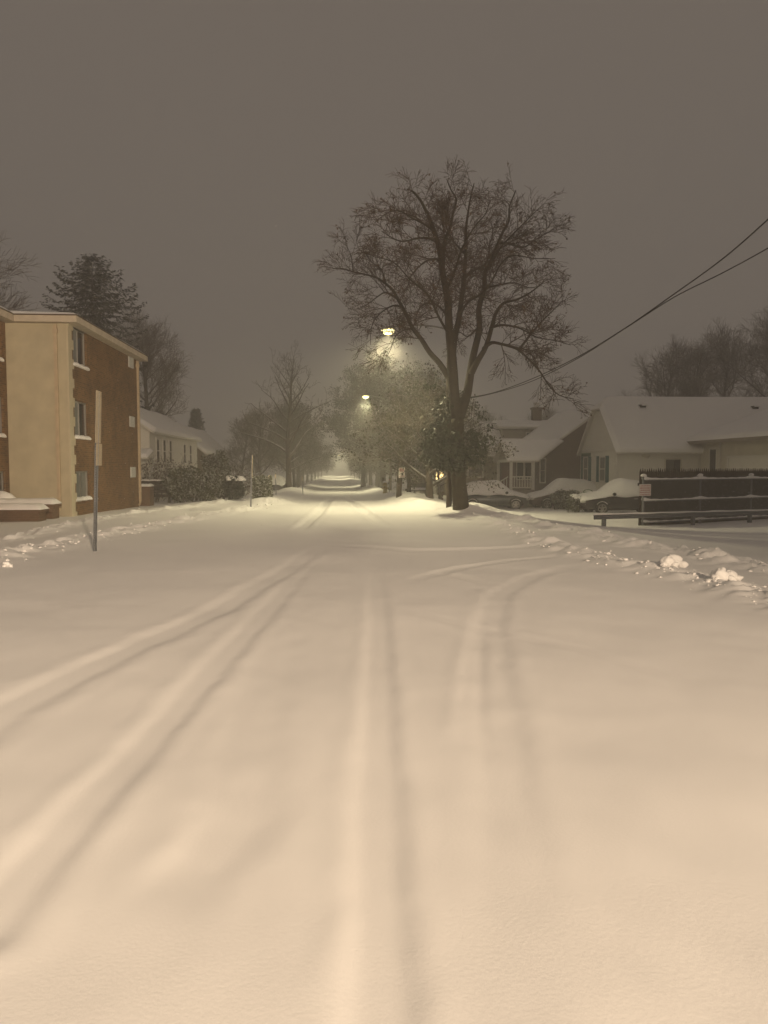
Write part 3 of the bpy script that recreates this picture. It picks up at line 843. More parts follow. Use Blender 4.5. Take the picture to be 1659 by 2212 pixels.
def snow_slab(a, b, c, d, th, seed=0, nu=26, nv=14, rim=.12, wob=.35):
    """pillow of snow lying on the quad a,b,c,d with rounded irregular edges"""
    a, b, c, d = map(Vector, (a, b, c, d)); n = (b - a).cross(d - a).normalized()
    if n.z < 0: n = -n
    mb = MB(); rg = random.Random(seed); ph = [(rg.uniform(0, 6.3), rg.uniform(1, 6), rg.uniform(1, 6)) for _ in range(5)]
    top = []
    for j in range(nv + 1):
        for i in range(nu + 1):
            u = i / nu; v = j / nv
            us = .5 - .5 * math.cos(math.pi * u); vs = .5 - .5 * math.cos(math.pi * v); us = .5 * u + .5 * us; vs = .5 * v + .5 * vs
            p = a.lerp(b, us).lerp(d.lerp(c, us), vs)
            e = min(1, min(us, 1 - us) * (b - a).length / rim); e2 = min(1, min(vs, 1 - vs) * (d - a).length / rim)
            h = th * math.sqrt(max(0, 1 - (1 - e) ** 2)) * math.sqrt(max(0, 1 - (1 - e2) ** 2))
            w = 1 + wob * sum(math.sin(q[0] + q[1] * us * 5 + q[2] * vs * 3) for q in ph) / 5
            top.append(p + n * (h * w + .006))
    w = nu + 1
    fs = [(j * w + i, j * w + i + 1, (j + 1) * w + i + 1, (j + 1) * w + i) for j in range(nv) for i in range(nu)]
    mb.add(top, fs); return mb


# ------------------------------------------------------------------ brick apartment block
def apartment():
    y0 = 28.0; bx = P(155, 1008, y0).x; y1 = YX(299, bx); zt = P(150, 700, y0).z; zb = -.7; wx = P(23, 1008, y0).x
    root = thing('apartment_building', (bx, y0, gz(bx, y0)), 'three storey tan stucco and orange brick apartment block on the left', 'building')
    ww = 1.15
    ya, yb = YX(163.5, bx), YX(192.5, bx); wy = (ya + yb) / 2; ww = yb - ya
    sills = []
    for pt, pb, gl in ((712, 793, (GLASSC, GLASS)), (868, 947, (GLASSC, GLASS)), (1017, 1079, (GLASSC, GLASSC))):
        z_ = P(178, pb, wy).z; sills.append((z_, P(178, pt, wy).z - z_, gl))
    # brick side wall toward the street with real window openings
    b = MB(); ys_ = [y0 + .02, wy - ww / 2, wy + ww / 2, y1]; zs_ = [zb]
    for z, h, _ in reversed(sills): zs_ += [z, z + h]
    zs_.append(zt)
    for i in range(3):
        for j in range(len(zs_) - 1):
            if i == 1 and j % 2 == 1: continue
            b.box(bx - .25, bx, ys_[i], ys_[i + 1], zs_[j], zs_[j + 1])
    # north end and body
    b.box(bx - 11, bx - .25, y1 - .25, y1, zb, zt)
    b.build('brick_wall', BRICK, root)
    s = MB(); s.box(wx, bx - .03, y0 - .12, y0 + .1, zb, zt); s.build('stucco_wall', STUCCO, root)
    q = MB(); z = zb; k = 0
    while z < zt - .02:
        h = .34; w = .34 if k % 2 == 0 else .52
        q.box(bx - .04, bx + .022, y0 - .14, y0 + w - .1, z, min(z + h, zt) - .002); z += h; k += 1
    q.build('corner_quoins', QUOIN, root)
    for z, h, gl in sills:
        window(root, (bx - .12, wy, z), (0, 1, 0), (1, 0, 0), ww, h, ALU, gl, .06, 'v', sill_snow=True)
    va, vb = YX(281, bx), YX(291, bx)
    for pm in (783, 911, 1020):
        z = P(286, pm, (va + vb) / 2).z
        v = MB(); v.box(bx + .002, bx + .045, va, vb, z - .24, z + .24)
        for i in range(6): v.box(bx + .045, bx + .055, va + .04, vb - .04, z - .2 + i * .07, z - .17 + i * .07)
        v.build('vent_cover', VENT, root)
    # wing that steps toward the camera, street side wall brick
    w = MB(); w2y = YX(11, wx) - .62; wins = [(z, h) for z, h, _ in sills]
    ysw = [15.0, w2y - .62, w2y + .62, y0 - .12]; zs2 = [zb]
    for z, h in reversed(wins): zs2 += [z, z + h]
    zs2.append(zt)
    for i in range(3):
        for j in range(len(zs2) - 1):
            if i == 1 and j % 2 == 1: continue
            w.box(wx - .25, wx, ysw[i], ysw[i + 1], zs2[j], zs2[j + 1])
    w.build('wing_wall', BRICK, root)
    for z, h in wins:
        window(root, (wx - .12, w2y, z), (0, 1, 0), (1, 0, 0), 1.24, h, ALU, (GLASSC, GLASS), .06, 'v', sill_snow=True)
    # inside dark core so openings are not hollow
    c = MB(); c.box(bx - 10.8, bx - .5, y0 + .3, y1 - .4, zb, zt - .05); c.box(wx - 8, wx - .5, 15, y0 + .2, zb, zt - .1); c.build('interior', GLASS, root)
    # roof : low slope slab with pale fascia
    r = MB(); ov = .42
    r.box(bx - 11.2, bx + ov, y0 - ov, y1 + .45, zt, zt + .22)
    r.box(wx - 9, wx + ov, 14.6, y0 - ov, zt, zt + .22)
    r.build('roof', FASCIA, root)
    e = MB(); e.box(bx - 11.2, bx + ov + .015, y0 - ov - .015, y1 + .465, zt + .22, zt + .262); e.box(wx - 9, wx + ov + .015, 14.6, y0 - ov - .015, zt + .22, zt + .262)
    e.build('roof_edge', FASCID, root)
    snow_slab((bx - 11.2, y0 - ov, zt + .262), (bx + ov, y0 - ov, zt + .262), (bx + ov, y1 + .45, zt + .262), (bx - 11.2, y1 + .45, zt + .262), .12, 2, 40, 40, .3, .5).build('roof_snow', SNOW, root, True)
    snow_slab((wx - 9, 14.6, zt + .262), (wx + ov, 14.6, zt + .262), (wx + ov, y0 - ov, zt + .262), (wx - 9, y0 - ov, zt + .262), .12, 3, 30, 40, .3, .5).build('roof_snow', SNOW, root, True)
    for x, y, z0_ in ((P(131, 1008, y0).x, y0 - .20, .05), (bx + .08, y1 - .1, -.15)):
        d = MB(); d.box(x - .055, x + .055, y - .045, y + .045, z0_ + .1, zt - .05); d.box(x - .08, x + .08, y - .06, y + .06, zt - .35, zt - .2)
        d.tube([(x, y, z0_ + .12), (x, y - .06, z0_ + .02), (x, y - .2, z0_ - .05)], .05, 8); d.build('downpipe', PIPE, root)


apartment()
# planter walls in front of it
for k, (px0, px1, ytop, d, lb) in enumerate(((-60, 88, 1102, 25.4, 'nearer low brick planter wall capped with snow by the apartment'), (-60, 117, 1090, 26.6, 'farther low brick planter wall capped with snow by the stucco'))):
    a = P(px0, ytop, d); c = P(px1, ytop, d); root = thing('planter_wall', (c.x - .4, d, gz(c.x, d)), lb, 'planter wall', 'low planter walls')
    b = MB(); b.box(a.x, c.x - .06, d, d + .62, -.6, a.z - .1); b.build('brick_base', BRICKD, root)
    b = MB(); b.box(a.x, c.x, d - .06, d + .7, a.z - .1, a.z); b.build('coping', BRICKD, root)
    snow_slab((a.x, d - .08, a.z), (c.x + .02, d - .08, a.z), (c.x + .02, d + .72, a.z), (a.x, d + .72, a.z), .19, k + 4, 30, 10, .28, .2).build('snow_cap', SNOW, root, True)
# snow heap behind planters
g = P(10, 1080, 27.2); b = MB(); b.lump((g.x - .1, 27.2, g.z - .1), (.45, .35, .42), 3, amp=.12)
tag(b.build('snow_heap', SNOW, smooth=True), 'rounded heap of snow on the planter against the stucco wall', 'snow heap')
# brick stub at the north end
b = MB(); x = P(316, 1008, 38.6).x; root = thing('brick_pier', (x, 38.8, gz(x, 38.8)), 'low brick pier topped with snow at the end of the apartment block', 'pier')
b.box(x - .42, x + .2, 38.4, 39.2, -.7, .62); b.build('base', BRICKD, root)
snow_slab((x - .46, 38.36, .62), (x + .24, 38.36, .62), (x + .24, 39.24, .62), (x - .46, 39.24, .62), .12, 5, 10, 8, .15).build('snow_cap', SNOW, root, True)


# ------------------------------------------------------------------ houses
def gable_house(name, label, x0, x1, y0, y1, zb, ze, zr, wallm, axis_, over=.35, snow=.16, row=.13):
    """plain gabled body; axis_ = ridge direction 'x' or 'y'. returns root"""
    root = thing(name, ((x0 + x1) / 2, (y0 + y1) / 2, gz((x0 + x1) / 2, y0)), label, 'house')
    w = MB()
    if axis_ == 'y':
        xm = (x0 + x1) / 2
        for yy, nn in ((y0, -1), (y1, 1)):
            siding(w, [(0, zb), (x1 - x0, zb), (x1 - x0, ze), (xm - x0, zr), (0, ze)], (x0, yy, 0), (1, 0, 0), (0, nn, 0), row)
        for xx, nn in ((x0, -1), (x1, 1)):
            siding(w, [(0, zb), (y1 - y0, zb), (y1 - y0, ze), (0, ze)], (xx, y0, 0), (0, 1, 0), (nn, 0, 0), row)
    else:
        ym = (y0 + y1) / 2
        for xx, nn in ((x0, -1), (x1, 1)):
            siding(w, [(0, zb), (y1 - y0, zb), (y1 - y0, ze), (ym - y0, zr), (0, ze)], (xx, y0, 0), (0, 1, 0), (nn, 0, 0), row)
        for yy, nn in ((y0, -1), (y1, 1)):
            siding(w, [(0, zb), (x1 - x0, zb), (x1 - x0, ze), (0, ze)], (x0, yy, 0), (1, 0, 0), (0, nn, 0), row)
    w.build('wall', wallm, root)
    r = MB(); sn = []
    if axis_ == 'y':
        xm = (x0 + x1) / 2; k = (zr - ze) / (xm - x0); A = y0 - over; B = y1 + over
        for s, xe in ((-1, x0 - over), (1, x1 + over)):
            zz = ze - k * over
            q = [(xe, A, zz + .12), (xe, B, zz + .12), (xm, B, zr + .12), (xm, A, zr + .12)]
            roof_slab(r, *q, .12); sn.append(q)
    else:
        ym = (y0 + y1) / 2; k = (zr - ze) / (ym - y0); A = x0 - over; B = x1 + over
        for s, ye in ((-1, y0 - over), (1, y1 + over)):
            zz = ze - k * over
            q = [(A, ye, zz + .12), (B, ye, zz + .12), (B, ym, zr + .12), (A, ym, zr + .12)]
            roof_slab(r, *q, .12); sn.append(q)
    ro = r.build('roof', TRIM, root)
    for i, q in enumerate(sn):
        snow_slab(*q, snow, i + int(abs(x0) * 10), 30, 16, .22, .25).build('roof_snow', SNOW, ro, True)
    return root


# cream house with teal shutters
def cream_house():
    y0 = 40.0; x0 = P(1334, 1008, y0).x; x1 = 36; y1 = YX(1257, x0); zb = -1.2; ze = P(1334, 968, y0).z; zr = P(1310, 852, (y0 + y1) / 2).z - .3; ym = (y0 + y1) / 2
    root = thing('cream_house', (x0 + 4, y0 + 3, gz(x0, y0)), 'cream clapboard house with teal shutters and broad snowy roof behind the fence', 'house')
    zc = P(1299, 878, (y0 + y1) / 2).z - .25; k = (zr - ze) / (ym - y0); dy = (zr - zc) / k     # clipped gable top
    gx = P(1511, 1008, y0).x
    w = MB()
    siding(w, [(0, zb), (y1 - y0, zb), (y1 - y0, ze), (ym - y0 + dy, zc), (ym - y0 - dy, zc), (0, ze)], (x0, y0, 0), (0, 1, 0), (-1, 0, 0), .19)
    siding(w, [(0, zb), (x1 - x0, zb), (x1 - x0, ze), (0, ze)], (x0, y0, 0), (1, 0, 0), (0, -1, 0), .19)
    siding(w, [(0, zb), (x1 - x0, zb), (x1 - x0, ze), (0, ze)], (x0, y1, 0), (1, 0, 0), (0, 1, 0), .19)
    w.build('wall', CREAM, root)
    t = MB()
    for yy in (y0, y1): t.bar((x0 - .02, yy, zb), (x0 - .02, yy, ze), .12, .12)
    t.bar((x0 - .03, y0 - .1, ze - .02), (x0 - .03, y1 + .1, ze - .02), .06, .16)      # belt board
    t.bar((x0 - .05, y0 - .05, ze - .1), (gx, y0 - .05, ze - .1), .1, .2)
    for s in (-1, 1):
        ye = y0 if s < 0 else y1
        t.bar((x0 - .18, ye + s * .3, ze - k * .3 + .04), (x0 - .18, ym + s * dy, zc + .04), .06, .2)
    t.build('trim', TRIM, root)
    r = MB(); ov = .38; th = .12
    ze2 = ze - k * ov; xa = x0 - .22; hip = .75
    for s in (-1, 1):
        ye = (y0 - ov) if s < 0 else (y1 + ov)
        pts = [(xa, ye, ze2 + th), (x1, ye, ze2 + th), (x1, ym, zr + th), (xa + hip, ym, zr + th), (xa, ym + s * dy, zc + th)]
        n = Vector((0, s * k, 1)).normalized(); r.prism([Vector(p) - n * th for p in pts], n * th)
    n = Vector((-.7, 0, 1)).normalized(); r.prism([Vector(p) - n * .1 for p in ((xa, ym - dy, zc + th), (xa + hip, ym, zr + th), (xa, ym + dy, zc + th))], n * .1)
    ro = r.build('roof', TRIM, root)
    ss = snow_slab((xa - .03, y0 - ov - .03, ze2 + th), (x1, y0 - ov - .03, ze2 + th), (x1, ym, zr + th), (xa - .03, ym, zr + th), .18, 9, 80, 36, .16, .18)
    # pull the top left corner in along the clipped gable
    vs = []
    for (x, y, z) in ss.v:
        yc = ym - dy
        if y > yc: 
            lim = xa + hip * (y - yc) / dy
            f = max(0, 1 - (x - xa) / 4.0); x = x + (lim - xa) * f
        vs.append((x, y, z))
    ss.v = vs; ss.build('roof_snow', SNOW, ro, True)
    h = MB(); h.add([(xa - .02, ym - dy - .03, zc + th + .1), (xa + hip + .02, ym, zr + th + .14), (xa - .02, ym + dy, zc + th + .1), (xa - .04, ym - dy - .03, zc + th - .02), (xa - .04, ym + dy, zc + th - .02)], [(0, 1, 2), (3, 0, 2, 4)])
    h.build('hip_snow', SNOW, ro, True)
    snow_slab((xa, y1 + ov, ze2 + th), (x1, y1 + ov, ze2 + th), (x1, ym, zr + th), (xa + hip, ym, zr + th), .2, 19, 20, 12, .3, .2).build('roof_snow', SNOW, ro, True)
    for xx, yy in ((P(1372, 1008, 43).x, ym - .75), (P(1608, 1008, 43).x, ym - .8)):                                # roof vents poking out of the snow
        zz = ze + (yy - y0) * k + th; v = MB(); v.box(xx - .17, xx + .17, yy - .2, yy + .2, zz - .1, zz + .2); v.box(xx - .2, xx + .2, yy - .24, yy + .2, zz + .2, zz + .24)
        vo = v.build('roof_vent', ROOFS, ro)
        v = MB(); v.lump((xx + .07, yy - .06, zz + .22), (.24, .26, .13), int(xx), amp=.1, flat=-.2); v.build('vent_snow', SNOW, ro, True)
    # gable windows
    za = P(1303, 1041, YX(1303, x0)).z; hw = P(1303, 985, YX(1303, x0)).z - za
    for yc, w_ in ((YX(1303, x0), 1.0), (YX(1267, x0), .9)):
        fo = window(root, (x0 - .02, yc, za), (0, 1, 0), (-1, 0, 0), w_, hw, TRIM, GLASSC, .08, 'h')
        for s in (-1, 1):
            b = MB(); yy = yc + s * (w_ / 2 + .24)
            b.box(x0 - .07, x0 - .02, yy - .21, yy + .21, za - .02, za + hw)
            for i in range(14): b.box(x0 - .082, x0 - .07, yy - .16, yy + .16, za + .06 + i * (hw - .12) / 14, za + .06 + (i + .6) * (hw - .12) / 14)
            b.build('shutter', TEAL, root)
    b = MB(); yy = YX(1267, x0); b.box(x0 - .06, x0 - .02, yy - .8, yy + .8, za + hw + .02, za + hw + .2); b.build('window_header', GREENH, root)
    window(root, (P(1453, 1008, y0).x, y0 - .02, P(1453, 990, y0).z - 1.0), (1, 0, 0), (0, -1, 0), .95, 1.0, CREAMD, GLASS, .07, 'n')
    b = MB(); b.lump((P(1394, 1008, y0).x, y0 - .06, P(1394, 984, y0).z), (.2, .08, .14), 3); b.build('lantern', CREAMD, root, True)
    # garage wing projecting toward the camera
    gy0 = 30.0; zg = P(1458, 954, y0).z
    w = MB()
    siding(w, [(0, zb), (y0 - gy0, zb), (y0 - gy0, zg - .1), (0, zg - .1)], (gx, gy0, 0), (0, 1, 0), (-1, 0, 0), .17)
    siding(w, [(0, zb), (9, zb), (9, zg - .1), (4.5, zg + 1.35), (0, zg - .1)], (gx, gy0, 0), (1, 0, 0), (0, -1, 0), .17)
    w.build('garage_wall', CREAMD, root)
    b = MB(); yc = YX(1556, gx); b.bar((gx - .03, yc, zb), (gx - .03, yc, zg - .1), .12, .12); b.build('corner_board', TRIM, root)
    b = MB(); b.bar((gx - .03, y0 - .1, zb), (gx - .03, y0 - .1, zg - .1), .1, .1); b.build('corner_board', TRIM, root)
    b = MB(); ya, yb = YX(1550, gx), YX(1533, gx); zd = P(1540, 966, (ya + yb) / 2).z; b.box(gx - .05, gx - .02, ya, yb, -.6, zd); do = b.build('door', TRIM, root)
    b = MB(); b.box(gx - .062, gx - .05, ya + .12, yb - .12, .3, zd - .12); b.build('pane', GLASS, do)
    yb = YX(1576, gx); ya = max(yb - 4.2, gy0 + .4); zd = P(1600, 989, (ya + yb) / 2).z
    b = MB(); b.box(gx - .05, gx - .02, ya, yb, -.6, zd); do = b.build('garage_door', CREAM, root)
    b = MB(); b.box(gx - .09, gx - .02, yb, yb + .12, -.6, zd + .12); b.box(gx - .09, gx - .02, ya - .12, ya, -.6, zd + .12); b.box(gx - .09, gx - .02, ya, yb, zd, zd + .12); b.build('frame', TRIM, do)
    r = MB(); xe = gx - .75; kk = .32; zz = zg
    roof_slab(r, (xe, gy0 - .4, zz), (xe, y0 + .2, zz), (gx + 4.5, y0 + .9, zz + kk * 5.25), (gx + 4.5, gy0 - .4, zz + kk * 5.25), .16)
    roof_slab(r, (gx + 9.7, gy0 - .4, zz), (gx + 9.7, y0 + .2, zz), (gx + 4.5, y0 + .9, zz + kk * 5.25), (gx + 4.5, gy0 - .4, zz + kk * 5.25), .16)
    go = r.build('garage_roof', GREYS, root)
    snow_slab((xe, gy0 - .4, zz), (xe, y0 + .2, zz), (gx + 4.5, y0 + 1.2, zz + kk * 5.25), (gx + 4.5, gy0 - .4, zz + kk * 5.25), .2, 12, 30, 24, .2, .2).build('roof_snow', SNOW, go, True)


cream_house()

# brown house with the porch
bx0 = P(1160, 1008, 47.6).x; e0 = P(1160, 986, 47.6); e1 = P(1285, 895, 47.6); kb = (e1.z - e0.z) / (e1.x - e0.x)
hb = gable_house('brown_house', 'brown sided house with a white railed gabled porch', bx0, bx0 + 9.0, 47.6, 58, -1.2, e0.z, e0.z + kb * 4.5, BROWN, 'y', .25, .2, .15)
fo = window(hb, (P(1172, 1008, 47.6).x, 47.58, P(1172, 1044, 47.6).z), (1, 0, 0), (0, -1, 0), .42, 1.6, TRIM, GLASS, .08, 'h')
po = MB(); px0, px1, py0, py1 = P(1104, 1008, 45).x, P(1157, 1008, 45).x, 45.0, 48.6; pz = .22
po.box(px0, px1, py0, py1, -1.0, pz); po.build('porch_floor', GREYS, hb)
pr = MB(); pe = P(1110, 995, 44.7).z; pk = P(1120, 948, 46.8).z - .1; ym = (py0 + py1) / 2
for ye in (py0 - .3, py1 + .3): roof_slab(pr, (px0 - .3, ye, pe), (px1 + .1, ye, pe), (px1 + 2.2, ym, pk), (px0 - .3, ym, pk), .1)
pro = pr.build('porch_roof', TRIM, hb)
for i, ye in enumerate((py0 - .3, py1 + .3)):
    snow_slab((px0 - .32, ye, pe), (px1 + .1, ye, pe), (px1 + 2.2, ym, pk), (px0 - .32, ym, pk), .17, 30 + i, 26, 14, .2, .25).build('roof_snow', SNOW, pro, True)
b = MB(); siding(b, [(0, 2.0), (py1 - py0, 2.0), (ym - py0, 3.2)], (px0, py0, 0), (0, 1, 0), (-1, 0, 0), .15); b.build('porch_gable', GREYS, hb)
b = MB(); b.bar((px0, py0, 1.95), (px0, py1, 1.95), .14, .18); b.bar((px0, py0, 1.95), (px1, py0, 1.95), .14, .18); b.build('porch_beam', TRIM, hb)
for (x, y) in ((px0, py0), (px0, py1), (px1 - .15, py0)):
    b = MB(); b.box(x - .08, x + .08, y - .08, y + .08, pz, 1.87); b.build('porch_post', TRIM, hb)
rl = MB(); rl.bar((px0 + .08, py0, 1.0), (px1 - .23, py0, 1.0), .07, .07); rl.bar((px0 + .08, py0, .36), (px1 - .23, py0, .36), .06, .06)
i = px0 + .2
while i < px1 - .3: rl.box(i - .02, i + .02, py0 - .02, py0 + .02, .39, .97); i += .16
rl.build('porch_railing', TRIM, hb)
b = MB(); siding(b, [(0, pz), (px1 - px0, pz), (px1 - px0, 2.05), (0, 2.05)], (px0, py1 + .2, 0), (1, 0, 0), (0, -1, 0), .15); b.build('porch_back_wall', BROWN, hb)
b = MB(); b.box(px0 + .25, px0 + 1.0, py1 + .1, py1 + .17, pz, 1.95); b.build('front_door', REDD, hb)
for i in range(3): window(hb, (px0 + 1.45 + i * .52, py1 + .17, .75), (1, 0, 0), (0, -1, 0), .5, 1.15, TRIM, GLASS, .05, 'n')
b = MB(); s = [(px0 - 1.2, py0 + .5, -.5), (px0, py0 + .5, .22)]
for i in range(4): b.box(px0 - .3 * (4 - i), px0 - .3 * (3 - i) - .002, py0 + .4, py0 + 1.6, -1, -.45 + i * .17)
b.build('porch_steps', GREYS, hb)
b = MB(); b.bar((px0 - 1.15, py0 + .35, .35), (px0 - .1, py0 + .35, 1.0), .07, .07); b.bar((px0 - 1.15, py0 + .35, -.7), (px0 - 1.15, py0 + .35, .4), .07, .07)
for i in range(6): b.box(px0 - 1.0 + i * .16, px0 - .96 + i * .16, py0 + .33, py0 + .37, -.4 + i * .1, .4 + i * .1)
b.build('stair_railing', TRIM, hb)

# olive house behind
ho = gable_house('olive_house', 'olive house with a white framed window, dormer and brick chimney', 9.0, 22, 57, 64, -1.2, 2.55, 4.95, OLIVE, 'x', .4, .2, .16)
window(ho, (10.35, 56.98, .75), (1, 0, 0), (0, -1, 0), 1.25, 1.25, TRIM, GLASS, .12, 'n')
d = MB(); siding(d, [(0, 3.0), (5.6, 3.0), (5.6, 4.45), (0, 4.45)], (12.6, 58.2, 0), (1, 0, 0), (0, -1, 0), .15)
siding(d, [(0, 3.0), (2.6, 3.0), (2.6, 4.45), (0, 4.45)], (12.6, 58.2, 0), (0, 1, 0), (-1, 0, 0), .15)
do = d.build('dormer', GREYS, ho)
d = MB(); roof_slab(d, (12.3, 57.8, 4.62), (18.5, 57.8, 4.62), (18.5, 60.9, 5.15), (12.3, 60.9, 5.15), .14); d.build('dormer_roof', TRIM, do)
snow_slab((12.3, 57.8, 4.63), (18.5, 57.8, 4.63), (18.5, 60.9, 5.16), (12.3, 60.9, 5.16), .16, 41, 26, 8, .2, .2).build('dormer_snow', SNOW, do, True)
for i in range(3): window(ho, (14.9 + i * 1.05, 58.18, 3.5), (1, 0, 0), (0, -1, 0), .95, .75, TRIM, GLASSC, .07, 'n')
b = MB(); b.box(15.55, 16.25, 60.4, 61.0, 4, 6.15); b.box(15.48, 16.32, 60.33, 61.07, 6.15, 6.28); co = b.build('chimney', BRICKD, ho)
b = MB(); b.box(15.7, 16.1, 60.5, 60.9, 6.28, 6.65); b.build('chimney_pot', TRIM, co)
b = MB(); b.lump((15.9, 60.7, 6.68), (.34, .3, .12), 3, flat=-.2); b.build('chimney_snow', SNOW, co, True)

# dim house with the lit window, left of the ivy
hc = gable_house('grey_house', 'dim grey house with a glowing yellow window seen left of the ivy', 7.0, 14, 66, 74, -1.6, 2.0, 4.4, GREYS, 'x', .4, .2, .16)
p = P(952, 1026, 65.9)
fo = window(hc, (p.x - .05, 65.98, p.z - .45), (1, 0, 0), (0, -1, 0), .85, 1.0, TRIM, WINL, .07, 'n')
b = MB(); b.box(p.x - .3, p.x - .1, 65.8, 65.9, p.z - .3, p.z + .45); b.build('shutter', OLIVE, hc)
b = MB()
for i in range(4): b.box(8.2, 10.2, 63.4 + i * .4, 63.8 + i * .4 - .002, -1.6, -.85 + i * .2)
b.build('front_steps', GREYS, hc)
b = MB(); b.bar((8.2, 63.2, .1), (8.2, 65.6, .9), .07, .07); b.bar((8.2, 63.2, -1.2), (8.2, 63.2, .1), .07, .07)
for i in range(9): b.bar((8.2, 63.5 + i * .25, -.9 + i * .08), (8.2, 63.5 + i * .25, .2 + i * .085), .04, .04)
b.build('stair_railing', TRIM, hc)

# cream house on the left beyond the apartment block and a second roof behind it
hl = gable_house('pale_house', 'pale yellow house with tall windows beyond the apartment block', -15.4, -10.7, 45, 60, -1, 3.7, 5.25, CREAM, 'y', .35, .2, .17)
for i in range(3): window(hl, (-10.68, 46.9 + i * 1.75, 1.75), (0, 1, 0), (1, 0, 0), 1.0, 1.6, TRIM, GLASS, .12, 'h')
for i in range(2): window(hl, (-10.68, 55 + i * 2.2, 1.75), (0, 1, 0), (1, 0, 0), 1.0, 1.5, TRIM, GLASS, .12, 'h')
b = MB(); roof_slab(b, (-12.6, 43.6, 2.1), (-10.5, 43.6, 2.1), (-10.5, 45, 2.5), (-12.6, 45, 2.5), .1); bo = b.build('porch_roof', TRIM, hl)
snow_slab((-12.6, 43.6, 2.1), (-10.5, 43.6, 2.1), (-10.5, 45, 2.5), (-12.6, 45, 2.5), .2, 3, 12, 8, .2).build('porch_snow', SNOW, bo, True)
h2 = gable_house('brown_house', 'dark house with a snowy roof in the haze behind the pale yellow house', -16, -11, 64, 78, -1.5, 2.9, 5.0, OLIVE, 'y', .4, .2, .2)
for i in range(3): window(h2, (-10.98, 66 + i * 3, .8), (0, 1, 0), (1, 0, 0), 1.0, 1.3, TRIM, GLASS, .12, 'h')

# ------------------------------------------------------------------ fences
g0 = G(1385, 1136, -.34); g1 = G(1700, 1119, -.34)
fu = (Vector((g1.x, g1.y, 0)) - Vector((g0.x, g0.y, 0))).normalized(); fl = (Vector((g1.x - g0.x, g1.y - g0.y, 0))).length + 1.2
fb = Vector((g0.x, g0.y, gz(g0.x, g0.y))); fnr = Vector((fu.y, -fu.x, 0))   # toward the camera
wf = thing('wooden_fence', fb + fu * 2 - fnr * .12, 'dark wooden picket fence with pointed tops behind the steel railing', 'fence')
b = MB(); i = 0
while i * .105 < fl:
    a = fb + fu * (i * .105) - fnr * .12; w = .088; t = fnr * .02; z0, z1 = -.15, 1.74 + .015 * math.sin(i * 1.7); U = Vector((0, 0, 1))
    pts = [a + U * z0, a + fu * w + U * z0, a + fu * w + U * z1, a + fu * (w * .82) + U * (z1 + .05), a + fu * (w / 2) + U * (z1 + .13), a + fu * (w * .18) + U * (z1 + .05), a + U * z1]
    b.prism(pts, t); i += 1
b.build('pickets', FENCE, wf)
b = MB()
for z in (.35, 1.35): b.bar(fb - fnr * .16 + Vector((0, 0, z)), fb - fnr * .16 + fu * fl + Vector((0, 0, z)), .04, .09)
b.build('back_rail', FENCE, wf)
cf = thing('chain_link_fence', fb + fu * 2, 'steel framed fence with brown slats and snow lined rails', 'fence')
span = 2.78
for k in range(3):
    if k * span > fl: break
    a = fb + fu * (.07 + k * span); b = MB(); b.tube([a + Vector((0, 0, -.3)), a + Vector((0, 0, 1.56))], .045, 10); b.lathe(a + Vector((0, 0, 1.55)), [(.05, 0), (.055, .03), (.03, .06)], 10)
    po_ = b.build('post', GALV, cf, True)
    s = MB(); s.lump(a + Vector((0, 0, 1.63)), (.10, .09, .07), k, amp=.1, flat=-.3); s.build('post_snow', SNOW, po_, True)
for z in (1.49, .80, .09):
    b = MB(); b.tube([fb + fu * .07 + Vector((0, 0, z)), fb + fu * fl + Vector((0, 0, z))], .024, 8); ro_ = b.build('rail', GALV, cf, True)
    s = MB(); n = 90; prevs = []
    pts = []; rr = []
    for i in range(n + 1):
        u = .05 + (fl - .05) * i / n; k = (u - .07) / span; dd = min(abs(k - round(k)) * span, 1.5)
        h = .036 + .05 * math.exp(-dd / .18) + .03 * math.exp(-dd / .6) * (1 if z > .5 else .3) + .006 * math.sin(i * 1.3)
        pts.append(fb + fu * u + Vector((0, 0, z + .018 + h * .45))); rr.append(h * .62)
    s.tube(pts, rr, 8); s.build('rail_snow', SNOW, ro_, True)
b = MB(); i = 0
while i * .062 < fl - .1:
    a = fb + fu * (.07 + i * .062) + fnr * .006; t = .012 * math.sin(i * 2.3)
    b.prism([a + Vector((0, 0, .02)), a + fu * .05 + Vector((0, 0, .02)), a + fu * .05 + Vector((0, 0, 1.47 + t)), a + Vector((0, 0, 1.47 + t))], fnr * .004); i += 1
b.build('privacy_slats', FLINK, cf)
b = MB(); i = -26
while i * .075 < fl:
    for s in (1, -1):
        lo, hi = .05, 1.46; x0 = i * .075; x1 = x0 + s * (hi - lo)
        if s < 0: x0 += 1.4; x1 += 1.4
        # clip
        def cl(xa, za, xb, zb_):
            t0, t1 = 0, 1
            for lim, sg in ((.07, 1), (fl, -1)):
                da = sg * (xa - lim); db = sg * (xb - lim)
                if da < 0 and db < 0: return None
                if da < 0: t0 = max(t0, da / (da - db))
                if db < 0: t1 = min(t1, da / (da - db))
            return (xa + (xb - xa) * t0, za + (zb_ - za) * t0, xa + (xb - xa) * t1, za + (zb_ - za) * t1) if t0 < t1 else None
        c = cl(x0, lo, x1, hi)
        if c: b.bar(fb + fu * c[0] + fnr * .016 + Vector((0, 0, c[1])), fb + fu * c[2] + fnr * .016 + Vector((0, 0, c[3])), .005, .005)
    i += 1
b.build('wire_mesh', GALV, cf)
